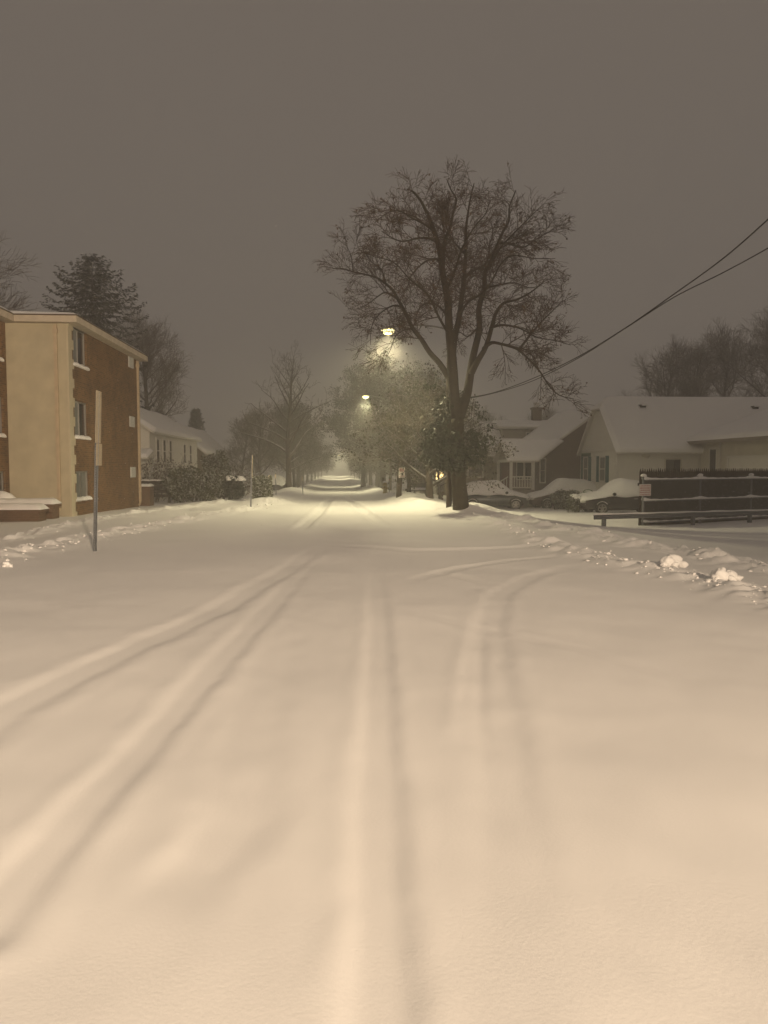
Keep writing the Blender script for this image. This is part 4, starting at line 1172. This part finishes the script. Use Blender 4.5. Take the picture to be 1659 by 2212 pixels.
# flecks of snow caught in the mesh
b = MB(); rg = random.Random(8)
for _ in range(700):
    a = fb + fu * rg.uniform(.1, fl) + fnr * .02 + Vector((0, 0, rg.uniform(.1, 1.45))); s = rg.uniform(.003, .009); b.lump(a, (s, s * .7, s * .8), rg.random(), nu=5, nv=3)
o = b.build('snow_flecks', SNOW, cf); o['kind'] = 'stuff'
# sign on the corner post
sg = thing('warning_sign', fb + fnr * .08 + Vector((0, 0, 1.05)), 'white rectangular sign with five lines of red print on the fence corner', 'sign')
c = fb + fnr * .07 + Vector((0, 0, 1.17)); U = Vector((0, 0, 1)); a = c - fu * .2 - U * .19
b = MB(); b.prism([a, a + fu * .54, a + fu * .54 + U * .38, a + U * .38], fnr * .006); b.build('panel', SIGNW, sg)
b = MB(); rg = random.Random(2)
for ln in range(5):
    x = .03 + (.0 if ln % 2 else .02); zz = .325 - ln * .07; hgt = .036 if ln in (1, 2) else .028
    while x < .5:
        wd = rg.uniform(.05, .13); e = min(x + wd, .51); k = x
        while k < e:                                                       # illegible letters
            lw = rg.uniform(.009, .014); q = a + fu * k + U * (zz - hgt * .5 + rg.uniform(0, .004)) + fnr * .0085; hh = hgt * rg.uniform(.7, 1)
            b.prism([q, q + fu * lw, q + fu * lw + U * hh, q + U * hh], fnr * .001); k += lw + .005
        x = e + .025
b.build('print', SIGNR, sg)

# low guard rail in front
g0 = G(1280, 1141, -.33); g1 = G(1700, 1127, -.33)
gu = Vector((g1.x - g0.x, g1.y - g0.y, 0)); gl = gu.length; gu.normalize(); gb = Vector((g0.x, g0.y, gz(g0.x, g0.y))); gn = Vector((gu.y, -gu.x, 0))
gr = thing('guard_rail', gb + gu * 2, 'low steel guard rail topped with snow in front of the fence', 'guard rail')
b = MB(); prof = [(-.075, .0), (-.045, .028), (0, .004), (.045, .028), (.075, .0), (.075, -.016), (-.075, -.016)]
k = len(prof); vs = []
for u in (0, gl):
    for z, d in prof: vs.append(gb + gu * u + Vector((0, 0, .27 + z)) + gn * (d + .06))
b.add(vs, [(i, (i + 1) % k, k + (i + 1) % k, k + i) for i in range(k)] + [tuple(reversed(range(k))), tuple(range(k, 2 * k))]); ro_ = b.build('beam', GALV, gr)
s = MB(); pts = [gb + gu * (gl * i / 40) + gn * .065 + Vector((0, 0, .358 + .006 * math.sin(i * 1.1))) for i in range(41)]; s.tube(pts, [.026 + .006 * math.sin(i * .8 + 1) for i in range(41)], 8); s.build('beam_snow', SNOW, ro_, True)
for u in (.42, 3.95, 6.4):
    if u > gl: continue
    b = MB(); a = gb + gu * u; b.bar(a + Vector((0, 0, -.4)), a + Vector((0, 0, .32)), .11, .1, up=gn); b.build('post', GALV, gr)

# dark rail fence on the left behind the shrubs
x0 = P(305, 1008, 43).x; x1 = P(482, 1008, 43).x
rf = thing('rail_fence', ((x0 + x1) / 2, 43, gz(x0, 43)), 'dark horizontal board fence behind the evergreen shrubs on the left', 'fence')
z = gz((x0 + x1) / 2, 43)
for k in range(4):
    x = x0 + (x1 - x0) * k / 3; b = MB(); b.box(x - .06, x + .06, 42.95, 43.07, z - .3, z + 1.25); b.build('post', FENCE, rf)
b = MB()
for zz in (.25, .5, .75, 1.0): b.box(x0, x1, 42.9, 42.945, z + zz, z + zz + .17)
bo = b.build('board_panel', FENCE, rf)
b = MB(); b.tube([(x0 + (x1 - x0) * i / 30, 42.92, z + 1.19 + .01 * math.sin(i * 1.7)) for i in range(31)], .045, 8); b.build('rail_snow', SNOW, bo, True)


# ------------------------------------------------------------------ cars
def car(name, loc, rz, paint, label, L=4.2, W=1.72, H=1.42, hood=.86, wb=2.5, sn=.13, kind='hatch', wheel=.31):
    """nose toward local +x"""
    root = thing(name, (0, 0, 0), label, 'car'); h = L / 2
    # stations: x, belt half width, bottom z, belt z
    st = [(-h, .62, .42, .78), (-h + .08, .76, .28, .90), (-h + .5, .84, .22, .95), (-h * .3, .86, .20, .93), (h * .25, .86, .20, .92), (h * .45, .85, .20, .90), (h - .55, .82, .22, .80), (h - .15, .74, .27, .70), (h, .58, .36, .60)]
    b = MB(); n = 0; ring = []
    for x, w, z0, z1 in st:
        w = w * W / 1.72
        ring.append([(x, -w * .9, z0), (x, -w, z0 + .18), (x, -w * 1.01, (z0 + z1) / 2 + .05), (x, -w * .95, z1 - .03), (x, -w * .86, z1 + .02), (x, 0, z1 + .06), (x, w * .86, z1 + .02), (x, w * .95, z1 - .03), (x, w * 1.01, (z0 + z1) / 2 + .05), (x, w, z0 + .18), (x, w * .9, z0)])
    k = 11; vs = [p for r_ in ring for p in r_]; fs = []
    for i in range(len(ring) - 1):
        for j in range(k): fs.append((i * k + j, i * k + (j + 1) % k, (i + 1) * k + (j + 1) % k, (i + 1) * k + j))
    fs += [tuple(reversed(range(k))), tuple(range((len(ring) - 1) * k, len(ring) * k))]
    b.add([Vector(p) for p in vs], fs); body = b.build('body', paint, root, True)
    # greenhouse
    if kind == 'hatch': gsx = [(-h + .12, .95, .74), (-h + .55, H - .12, .60), (-h + 1.0, H, .58), (-.1, H, .58), (.35, H - .06, .6), (h * .55, .93, .74)]
    else: gsx = [(-h * .72, .93, .72), (-h * .42, H - .08, .58), (-h * .2, H, .57), (.2, H - .02, .58), (.45, H - .1, .6), (h * .52, .9, .74)]
    def shell(g, m, name, par, off=0.0, smooth=True):
        q = MB(); vs = []
        for x, z, w in g: vs += [(x, -.76 * W / 1.72 - off, .9), (x, -w * .93 * W / 1.72 - off, z - .06 + off * .4), (x, -w * .8 * W / 1.72, z + off), (x, 0, z + .03 + off * 1.1), (x, w * .8 * W / 1.72, z + off), (x, w * .93 * W / 1.72 + off, z - .06 + off * .4), (x, .76 * W / 1.72 + off, .9)]
        fs = []
        for i in range(len(g) - 1):
            for j in range(6): fs.append((i * 7 + j, i * 7 + j + 1, (i + 1) * 7 + j + 1, (i + 1) * 7 + j))
        fs += [tuple(reversed(range(7))), tuple(range((len(g) - 1) * 7, len(g) * 7))]
        q.add(vs, fs); return q.build(name, m, par, smooth)
    shell([(a, zz, w_ * .9) for a, zz, w_ in gsx], GLASS, 'windows', root, -.03)
    # snow: over roof, glass, bonnet, tail
    s = MB(); rg = random.Random(int(L * 100)); nu, nv = 46, 16; top = []
    def ztop(x):
        prof = [(-h, .80)] + [(a, zz) for a, zz, _ in gsx] + [(h - .5, .82), (h - .12, .74), (h, .64)]
        for i in range(len(prof) - 1):
            if prof[i][0] <= x <= prof[i + 1][0]:
                t = (x - prof[i][0]) / max(1e-6, prof[i + 1][0] - prof[i][0]); t = t
                return prof[i][1] * (1 - t) + prof[i + 1][1] * t
        return .6
    for i in range(nu + 1):
        x = -h - .03 + (L + .06) * i / nu; zt_ = ztop(min(max(x, -h), h)); wr = W / 2 * (.98 if abs(x) < h - .5 else .98 - .25 * ((abs(x) - h + .5) / .5) ** 2)
        bulk = max(0, zt_ - .86)
        for j in range(nv + 1):
            v = -1 + 2 * j / nv; e = abs(v)
            edge = .86 + .03 * math.sin(x * 5 + j) if bulk > .05 else zt_ - .06
            zc = zt_ + sn * (1 + .25 * math.sin(x * 2.1 + 1) + .12 * math.sin(x * 5.3 + v * 3))
            z = edge + (zc - edge) * (1 - e ** 3.2)
            y = v * wr * (1.0 + (.05 if e > .8 else 0)); top.append((x, y, z))
    w_ = nv + 1; s.add(top, [(i * w_ + j, (i + 1) * w_ + j, (i + 1) * w_ + j + 1, i * w_ + j + 1) for i in range(nu) for j in range(nv)]); so = s.build('snow_cover', SNOW, root, True)
    sm = so.modifiers.new('thick', 'SOLIDIFY'); sm.thickness = .03; sm.offset = -1
    # wheels
    for sx in (-1, 1):
        for sy in (-1, 1):
            c = Vector((sx * wb / 2 + .05, sy * (W / 2 - .08), wheel))
            q = MB(); pr = [(wheel * .62, -.1), (wheel * .95, -.1), (wheel, -.05), (wheel, .05), (wheel * .95, .1), (wheel * .62, .1)]
            nn = 22; vs = []
            for r_, y in pr:
                for a in range(nn): t = 6.2832 * a / nn; vs.append(c + Vector((r_ * math.cos(t), y, r_ * math.sin(t))))
            fs = [(i * nn + a, i * nn + (a + 1) % nn, (i + 1) * nn + (a + 1) % nn, (i + 1) * nn + a) for i in range(5) for a in range(nn)]
            fs += [(a, 5 * nn + a, 5 * nn + (a + 1) % nn, (a + 1) % nn) for a in range(nn)]
            q.add(vs, fs); wo = q.build('wheel', TYRE, root, True)
            q = MB(); yy = sy * .1
            for a in range(5):
                t = 6.2832 * a / 5 + .3; d_ = Vector((math.cos(t), 0, math.sin(t))); q.bar(c + Vector((0, yy, 0)), c + Vector((0, yy, 0)) + d_ * wheel * .64, .07, .03, up=(0, 1, 0))
            q.tube([c + Vector((wheel * .6 * math.cos(6.2832 * a / 24), yy, wheel * .6 * math.sin(6.2832 * a / 24))) for a in range(25)], .022, 6, cap=False)
            q.tube([c + Vector((0, yy - .03, 0)), c + Vector((0, yy + .03, 0))], .06, 10); q.build('rim', RIM, wo)
            q = MB()                                                      # dark arch and snow lodged above the tyre
            arc = [c + Vector((wheel * 1.2 * math.cos(R(a)), sy * .085, wheel * 1.2 * math.sin(R(a)))) for a in range(-5, 186, 12)]
            q.tube(arc, .045, 6); q.build('wheel_arch', TYRE, root, True)
            q = MB(); arc = [c + Vector((wheel * 1.05 * math.cos(R(a)), sy * .075, wheel * 1.05 * math.sin(R(a)))) for a in range(35, 150, 12)]
            q.tube(arc, .03, 6); q.build('snow', SNOW, wo, True)
    for sy in (-1, 1):
        q = MB(); q.lump((h - .12, sy * W * .36, .62), (.12, .16, .08), 1, amp=.02); q.build('headlight', CLRL, root, True)
        q = MB(); q.lump((-h + .06, sy * W * .38, .78), (.08, .12, .12), 1, amp=.02); q.build('tail_light', REDL, root, True)
        q = MB(); q.lump((h * .36, sy * (W / 2 + .1), .98), (.09, .10, .075), 2, amp=.05); q.bar((h * .36, sy * W * .45, .95), (h * .36, sy * (W / 2 + .1), .97), .04, .04); q.build('mirror', TYRE, root, True)
        q = MB(); q.box(-.35, -.17, sy * (W / 2 * 1.02) - .015, sy * (W / 2 * 1.02) + .015, .74, .77); q.build('door_handle', RIM, root)
        q = MB(); y = sy * W / 2 * 1.008
        for x in (-h * .42, .12, h * .42): q.box(x - .006, x + .006, y - .012, y + .012, .34, .84)
        q.build('door_seam', TYRE, root)
    q = MB(); q.box(h - .03, h + .03, -.45, .45, .34, .5); q.build('grille', TYRE, root)
    root.location = loc; root.rotation_euler = (0, 0, rz)
    return root


g = P(1062, 1008, 43.3); car('parked_car', (g.x, 43.3, gz(g.x, 43.3) - .12), R(-4), CARG, 'slate blue hatchback under snow with a bare door panel, behind the big trunk', 4.1, 1.7, 1.46, kind='hatch', wb=2.42, sn=.19)
g = P(1218, 1008, 43.8); car('parked_car', (g.x, 43.8, gz(g.x, 43.8) - .08), R(180 + 5), CARR, 'dark car buried in snow between the porch and the evergreen bush', 4.4, 1.75, 1.55, kind='hatch', sn=.2)
g = P(1342, 1008, 36.6); car('parked_car', (g.x + .1, 36.6, gz(g.x, 36.6) - .10), R(180 + 3), CARB, 'black car heaped with snow, nose beside the small bush, tail behind the fence', 4.7, 1.8, 1.42, kind='sedan', sn=.24, wb=2.7)
# far car in the left haze
g = P(609, 1008, 70); car('parked_car', (g.x - .5, 70, gz(g.x, 70) - .1), R(-90), CARB, 'hazy snow covered car parked behind the thin left posts', 4.3, 1.7, 1.4)
# green tub with a snowy rim beside the black car
p = P(1270, 1061, 37.9); zt_ = p.z; tb_ = thing('green_tub', (p.x, 37.9, gz(p.x, 37.9)), 'green tub with a snow lined rim standing by the small capped bush', 'tub')
b = MB(); b.lathe((p.x, 37.9, zt_), [(.14, -1.1), (.17, -.5), (.20, -.10), (.235, -.09), (.235, -.03), (.20, -.02)], 18); b.build('bin', GREENB, tb_, True)
b = MB(); b.lump((p.x, 37.9, zt_ - .02), (.21, .21, .07), 4, flat=-.2); b.build('snow_cap', SNOW, tb_, True)
b = MB(); b.tube([p + Vector((.235 * math.cos(a), 0, .11 * math.sin(a) - .04)) for a in [i * math.pi / 10 for i in range(11)]], .018, 6); b.build('handle', GREENB, tb_, True)

# ------------------------------------------------------------------ posts and signs on the left
g = G(203, 1189)
sp_ = thing('sign_post', (g.x, g.y, hz(g.x, g.y)), 'tall galvanised sign post with edge on metal plates near the left kerb', 'sign post')
top = P(210, 846, g.y + .02); bot = Vector((g.x, g.y, -.3)); b = MB()
ax = (top - bot); 
def upost(mb, a, b_, w=.06):
    d = (b_ - a).normalized(); r = Vector((1, 0, 0)); f = Vector((0, -1, 0))
    prof = [(-w / 2, 0), (-w / 2 + .012, .03), (-.012, .03), (-.012, .0), (.012, .0), (.012, .03), (w / 2 - .012, .03), (w / 2, 0), (w / 2 - .004, -.004), (-w / 2 + .004, -.004)]
    prof = [(-w / 2, .022), (-w / 2 + .018, .022), (-.014, -.016), (.014, -.016), (w / 2 - .018, .022), (w / 2, .022), (w / 2 - .014, .028), (.017, -.010 + .004), (-.017, -.010 + .004), (-w / 2 + .014, .028)]
    k = len(prof); vs = []
    for p in (a, b_):
        for x, y in prof: vs.append(p + r * x - f * y)
    mb.add(vs, [(i, (i + 1) % k, k + (i + 1) % k, k + i) for i in range(k)] + [tuple(reversed(range(k))), tuple(range(k, 2 * k))])
    n = int((b_ - a).length / .05)
upost(b, bot, top, .075); b.build('post', GALV, sp_)
b = MB(); n = 60
for i in range(n):                                                        # punched holes
    q = bot.lerp(top, .12 + .87 * i / n) + Vector((0, -.0175, 0)); b.tube([q, q + Vector((0, -.0012, 0))], .008, 8)
b.build('holes', TYRE, sp_)
dv = (top - bot).normalized()
ang = R(93)
def plate(z0, z1, w, off, th=.004):
    a = bot + dv * ((z0 - bot.z) / dv.z); c = bot + dv * ((z1 - bot.z) / dv.z); u = Vector((math.cos(ang), math.sin(ang), 0)); nn = Vector((-math.sin(ang), math.cos(ang), 0))
    o = Vector((.03, -.03, 0)) + u * off; m_ = MB(); m_.prism([a + o - u * w / 2, a + o + u * w / 2, c + o + u * w / 2, c + o - u * w / 2], nn * th); return m_
plate(2.05, 3.03, .40, .05).build('upper_plate', SIGNB, sp_); plate(1.62, 2.04, .42, .14).build('lower_plate', SIGNB, sp_)
g = G(541, 1101)
s2 = thing('sign_post', (g.x, g.y, hz(g.x, g.y)), 'thin post with a pale edge on sign between the bushes and the clipped hedge', 'sign post')
top = P(544, 983, g.y); b = MB(); upost(b, Vector((g.x, g.y, -.3)), top, .06); b.build('post', GALV, s2)
bot = Vector((g.x, g.y, -.3)); dv = (top - bot).normalized(); plate(1.2, 2.03, .3, .03).build('plate', SIGNB, s2)
for px, py, pt, lb in ((597, 1081, 1024, 'short thin marker post right of the clipped hedge'), (655, 1068, 1030, 'hazy thin post right of the open bare tree')):
    g = G(px, py, -.2); q = thing('marker_post', (g.x, g.y, gz(g.x, g.y)), lb, 'post'); b = MB(); t_ = P(px - 2, pt, g.y); upost(b, Vector((g.x, g.y, -.8)), t_, .055); b.build('post', GALV, q)
    b = MB(); b.box(t_.x - .015, t_.x + .02, g.y - .1, g.y + .1, t_.z - .25, t_.z); b.build('plate', SIGNB, q)

# hydrant and thin post on the right
g = G(832, 1074, -.3); hy = thing('fire_hydrant', (g.x, g.y, gz(g.x, g.y)), 'faded yellow fire hydrant half sunk in snow right of the street', 'hydrant'); z = hz(g.x, g.y)
b = MB(); b.lathe((g.x, g.y, z - .2), [(.16, 0), (.16, .25), (.12, .27), (.12, .62), (.17, .64), (.17, .69), (.12, .78), (.05, .84), (.04, .9)], 16); b.build('barrel', HYDR, hy, True)
b = MB()
for s in (-1, 1): b.tube([(g.x + s * .1, g.y, z + .3), (g.x + s * .2, g.y, z + .3)], .06, 10)
b.build('outlet', HYDR, hy, True)
b = MB(); b.lump((g.x, g.y, z + .66), (.13, .13, .1), 2, flat=-.2); b.build('snow_cap', SNOW, hy, True)
g = G(841, 1074, -.3); q = thing('marker_post', (g.x, g.y, gz(g.x, g.y)), 'thin marker rod beside the fire hydrant', 'post'); b = MB(); b.tube([(g.x, g.y, -1), (g.x, g.y, .75)], .02, 8); b.build('rod', GALV, q)
b = MB(); b.tube([(g.x, g.y, .75), (g.x, g.y, .82)], .028, 8); b.build('tip', SIGNR, q)
# dark bench like steps by the forked tree
g = P(903, 1064, 47); q = thing('park_bench', (g.x, 47, gz(g.x, 47)), 'dark snow covered bench behind the forked street tree', 'bench'); z = gz(g.x, 47)
b = MB(); b.box(g.x - .6, g.x + .6, 46.9, 47.3, z + .38, z + .44); b.build('seat', FENCE, q)
b = MB(); b.box(g.x - .6, g.x + .6, 47.3, 47.35, z + .5, z + .85); b.build('backrest', FENCE, q)
for s in (-1, 1): b = MB(); b.box(g.x + s * .5 - .04, g.x + s * .5 + .04, 46.92, 47.28, z - .2, z + .38); b.build('leg', FENCE, q)
snow_slab((g.x - .6, 46.9, z + .44), (g.x + .6, 46.9, z + .44), (g.x + .6, 47.3, z + .44), (g.x - .6, 47.3, z + .44), .12, 3, 12, 8, .1).build('snow_cap', SNOW, q, True)


# ------------------------------------------------------------------ utility poles, lamps
def lamp_light(name, parent, loc, power, col, size=175, blend=.35, rad=.12, rot=(0, 0, 0)):
    l = bpy.data.lights.new(name, 'SPOT'); l.energy = power; l.color = col; l.spot_size = R(size); l.spot_blend = blend; l.shadow_soft_size = rad
    o = bpy.data.objects.new(name, l); COL.objects.link(o); o.location = loc; o.rotation_euler = rot; o.parent = parent
    o.matrix_parent_inverse = Matrix.Translation(parent.location).inverted(); return o


YEL = (1.0, .88, .52)


def street_lamp(pole_x, pole_y, lamp, label, power, col=YEL, lens=None, ptop=None, aim=(0, 0, 0), size=163, rad=.12, blend=.6):
    lamp = Vector(lamp); zb = gz(pole_x, pole_y)
    root = thing('street_lamp', (pole_x, pole_y, zb), label, 'street lamp', 'street lamps')
    H = ptop or lamp.z + .6; b = MB(); n = 8
    b.tube([(pole_x + .02 * math.sin(i), pole_y, zb - .4 + (H - zb + .4) * i / n) for i in range(n + 1)], [.105 - .03 * i / n for i in range(n + 1)], 14); b.build('pole', WOODP, root, True)
    a0 = Vector((pole_x, pole_y, lamp.z - .35)); d = lamp - a0
    pts = smoothpts([a0, a0 + Vector((d.x * .35, d.y * .35, .28)), a0 + Vector((d.x * .7, d.y * .7, .40)), lamp + Vector((0, 0, .09))], 4)
    b = MB(); b.tube(pts, .03, 8); b.build('arm', LAMPC, root, True)
    u = Vector((d.x, d.y, 0)).normalized(); hd = MB(); w = Vector((-u.y, u.x, 0)); rows = [(-.34, .05, .05), (-.25, .10, .075), (0, .15, .09), (.2, .14, .07), (.3, .08, .03)]
    vs = []
    for s_, ww, hh in rows:
        for k in range(8):
            a = math.pi * k / 7; vs.append(lamp + u * s_ + w * (ww * math.cos(a)) + Vector((0, 0, .03 + hh * math.sin(a))))
    fs = [(i * 8 + k, i * 8 + k + 1, (i + 1) * 8 + k + 1, (i + 1) * 8 + k) for i in range(4) for k in range(7)] + [(i * 8 + 7, i * 8, (i + 1) * 8, (i + 1) * 8 + 7) for i in range(4)] + [tuple(reversed(range(8))), tuple(range(32, 40))]
    hd.add(vs, fs); ho_ = hd.build('lamp_head', LAMPC, root, True)
    l = MB(); l.lathe(lamp + Vector((0, 0, -.07)), [(.03, -.11), (.12, -.08), (.17, -.01), (.18, .07)], 16, sx=1.4, sy=1.4); l.build('lens', lens or LAMPY, ho_, True)
    lamp_light('lamp_light', root, lamp + Vector((0, 0, -.3)), power, col, size, blend, rad, aim)
    return root


PW = 2400
l1 = P(838, 713, 29.6)
pp = G(969, 1110); pole1 = (pp.x * 27.4 / pp.y, 27.4)
street_lamp(pole1[0], pole1[1], l1, 'nearest lit street lamp hanging beside the big tree, pole half hidden by its trunk', PW * 1.02, ptop=7.6, size=172)
l2 = P(790, 856, 62); street_lamp(4.4, 63, l2, 'second lit street lamp glowing in front of the leafy trees', PW)
l3 = P(752, 937, 100); street_lamp(4.3, 101, l3, 'third small street lamp light among the hazy branches', PW * .8, size=176)
l4 = P(741, 976, 190); street_lamp(4.4, 191, l4, 'fourth faint street lamp far down the street on the right', PW * 2.8, size=178)
l5 = P(733, 983, 245); street_lamp(4.4, 246, l5, 'farthest faint street lamp low over the street axis', PW * 2.8, size=178)
l6 = P(711, 982, 225); street_lamp(-4.4, 226, l6, 'faint distant lamp on the left side of the street', PW * 2.8, size=178)
# lamp behind the viewpoint that lights the foreground
street_lamp(9.2, -19.0, (7.4, -18.6, 7.7), 'street lamp at the near corner whose warm light falls on the foreground snow', 74000, (1.0, .765, .53), ptop=8.6, aim=(R(86), 0, R(23)), size=60, rad=.3, blend=.85)

# leaning pole with a small sign
g = G(859, 1085, -.08); up_ = thing('utility_pole', (g.x, g.y, gz(g.x, g.y)), 'weathered leaning pole carrying a small red and white sign', 'pole')
a = Vector((g.x, g.y, -.6)); t_ = P(873, 864, g.y); b = MB(); b.tube([a, a.lerp(t_, .5), t_], [.14, .125, .11], 14); b.build('shaft', WOODP, up_, True)
sgp = thing('parking_sign', P(868, 1020, g.y - .16), 'small white sign with red lines fixed to the leaning pole', 'sign')
c = P(868, 1021, g.y - .16); b = MB(); b.box(c.x - .15, c.x + .15, c.y, c.y + .006, c.z - .24, c.z + .24); b.build('panel', SIGNW, sgp)
b = MB()
for z in (.15, .10, -.17): b.box(c.x - .11, c.x + .11, c.y - .003, c.y - .001, c.z + z, c.z + z + .025)
for x in (-.06, 0, .06): b.box(c.x + x - .012, c.x + x + .012, c.y - .003, c.y - .001, c.z + .02, c.z + .21)
b.build('print', SIGNR, sgp)

# porch light on the left
g = P(582, 1029, 54); q = thing('lamp_post', (g.x, 54, gz(g.x, 54)), 'small glowing yard lamp behind the clipped hedge', 'lamp'); z = gz(g.x, 54)
b = MB(); b.tube([(g.x, 54, z - .3), (g.x, 54, g.z - .12)], .035, 8); b.build('pole', TYRE, q)
b = MB(); b.lathe((g.x, 54, g.z - .12), [(.03, 0), (.07, .05), (.07, .16), (.02, .2)], 10); b.build('globe', LAMPW, q, True)
l = bpy.data.lights.new('lamp_light', 'POINT'); l.energy = 30; l.color = (1, .8, .5); l.shadow_soft_size = .1
lo = bpy.data.objects.new('lamp_light', l); COL.objects.link(lo); lo.parent = q; lo.location = (0, -.2, g.z - z)

# ------------------------------------------------------------------ overhead cables
def cable(pts, r, label):
    b = MB(); b.tube(smoothpts(pts, 6), r, 6); return tag(b.build('power_cable', CABLE, smooth=True), label, 'cable', 'overhead cables')


A = [P(984, 862, 28.6), P(1060, 850, 28.6), P(1150, 818, 28.0), P(1250, 770, 26.2), P(1350, 709, 23.6), P(1455, 636, 20.8)]
cable(A + [P(1560, 560, 19.4), P(1659, 474, 18), P(1800, 340, 16.2), P(2100, 40, 13.4)], .018, 'upper overhead cable sloping from the big tree to the right edge')
cable([p + Vector((0, .03, -.05 + .04 * math.sin(i * 2.1))) for i, p in enumerate(A)] + [P(1560, 590, 19.6), P(1659, 536, 18.6), P(1800, 452, 17.4), P(2100, 270, 15.4)], .016, 'lower overhead cable splitting away toward the right edge')

# ------------------------------------------------------------------ falling snow
rg = random.Random(77); b = MB()
for i in range(12000):
    if i % 5 < 2:
        lx, ly, lz = (l1.x, l1.y, l1.z) if i % 5 == 1 else (l2.x, l2.y, l2.z); h_ = .5 + 5.5 * rg.random() ** 1.3; w_ = .3 + h_ * .8
        x, y, z = lx + rg.gauss(0, w_ * .6), ly + rg.gauss(0, w_ * .6), lz - .2 - h_; s = rg.uniform(.002, .0045)
    else:
        y = 18 + 60 * rg.random() ** .8; x = rg.uniform(-.6, .6) * y + .05 * y; z = rg.uniform(-.2, 9); s = rg.uniform(.002, .0045)
    d = Vector((.35, .1, -1)).normalized() * s * rg.uniform(2, 5); q = Vector((s, 0, .3 * s))
    if z < -.2: continue
    p = Vector((x, y, z)); b.add([p - q, p + d, p + q, p - d], [(0, 1, 2, 3)])
tag(b.build('falling_snow', SNOW), 'fine snowflakes drifting down through the night air', 'snowfall', kind='stuff')

# ------------------------------------------------------------------ haze
b = MB(); b.box(-210, 210, -45, 490, -4.2, 24)
hm = bpy.data.materials.new('haze_air'); hm.use_nodes = True; nt = hm.node_tree
for n_ in list(nt.nodes):
    if n_.type != 'OUTPUT_MATERIAL': nt.nodes.remove(n_)
pv = nt.nodes.new('ShaderNodeVolumePrincipled'); pv.inputs['Color'].default_value = (.93, .92, .90, 1); pv.inputs['Density'].default_value = .0056; pv.inputs['Anisotropy'].default_value = .6
nt.links.new(pv.outputs[0], [n_ for n_ in nt.nodes if n_.type == 'OUTPUT_MATERIAL'][0].inputs['Volume'])
tag(b.build('haze', hm), 'snow filled hazy air over the whole street', 'haze', kind='stuff')

# ------------------------------------------------------------------ world: overcast night sky glow
w = bpy.data.worlds.new('World'); scene.world = w; w.use_nodes = True; nt = w.node_tree; N = nt.nodes; bg = N['Background']
tc = N.new('ShaderNodeTexCoord'); sp = N.new('ShaderNodeSeparateXYZ'); nt.links.new(tc.outputs['Generated'], sp.inputs[0])
cr_ = N.new('ShaderNodeValToRGB'); nt.links.new(sp.outputs['Z'], cr_.inputs[0])
cr_.color_ramp.elements[0].position = 0; cr_.color_ramp.elements[0].color = (.140, .120, .103, 1)
cr_.color_ramp.elements[1].position = .7; cr_.color_ramp.elements[1].color = (.147, .123, .104, 1)
nt.links.new(cr_.outputs[0], bg.inputs[0]); bg.inputs[1].default_value = 1.0

# ------------------------------------------------------------------ camera and render
cd = bpy.data.cameras.new('Camera'); cam = bpy.data.objects.new('Camera', cd); COL.objects.link(cam)
cd.sensor_fit = 'VERTICAL'; cd.sensor_height = 24; cd.lens = 24 * F / 2212; cd.clip_end = 2000; cd.clip_start = .05
cam.matrix_world = Matrix(((RGT.x, UPV.x, -FWD.x, 0), (RGT.y, UPV.y, -FWD.y, 0), (RGT.z, UPV.z, -FWD.z, HC), (0, 0, 0, 1)))
scene.camera = cam
vs = scene.view_settings; vs.view_transform = 'Standard'; vs.look = 'None'; vs.exposure = 0; vs.gamma = 1
cy = scene.cycles; cy.max_bounces = 6; cy.diffuse_bounces = 3; cy.glossy_bounces = 2; cy.transmission_bounces = 2; cy.volume_bounces = 2
cy.use_denoising = True; cy.sample_clamp_indirect = 3; cy.caustics_reflective = False; cy.caustics_refractive = False
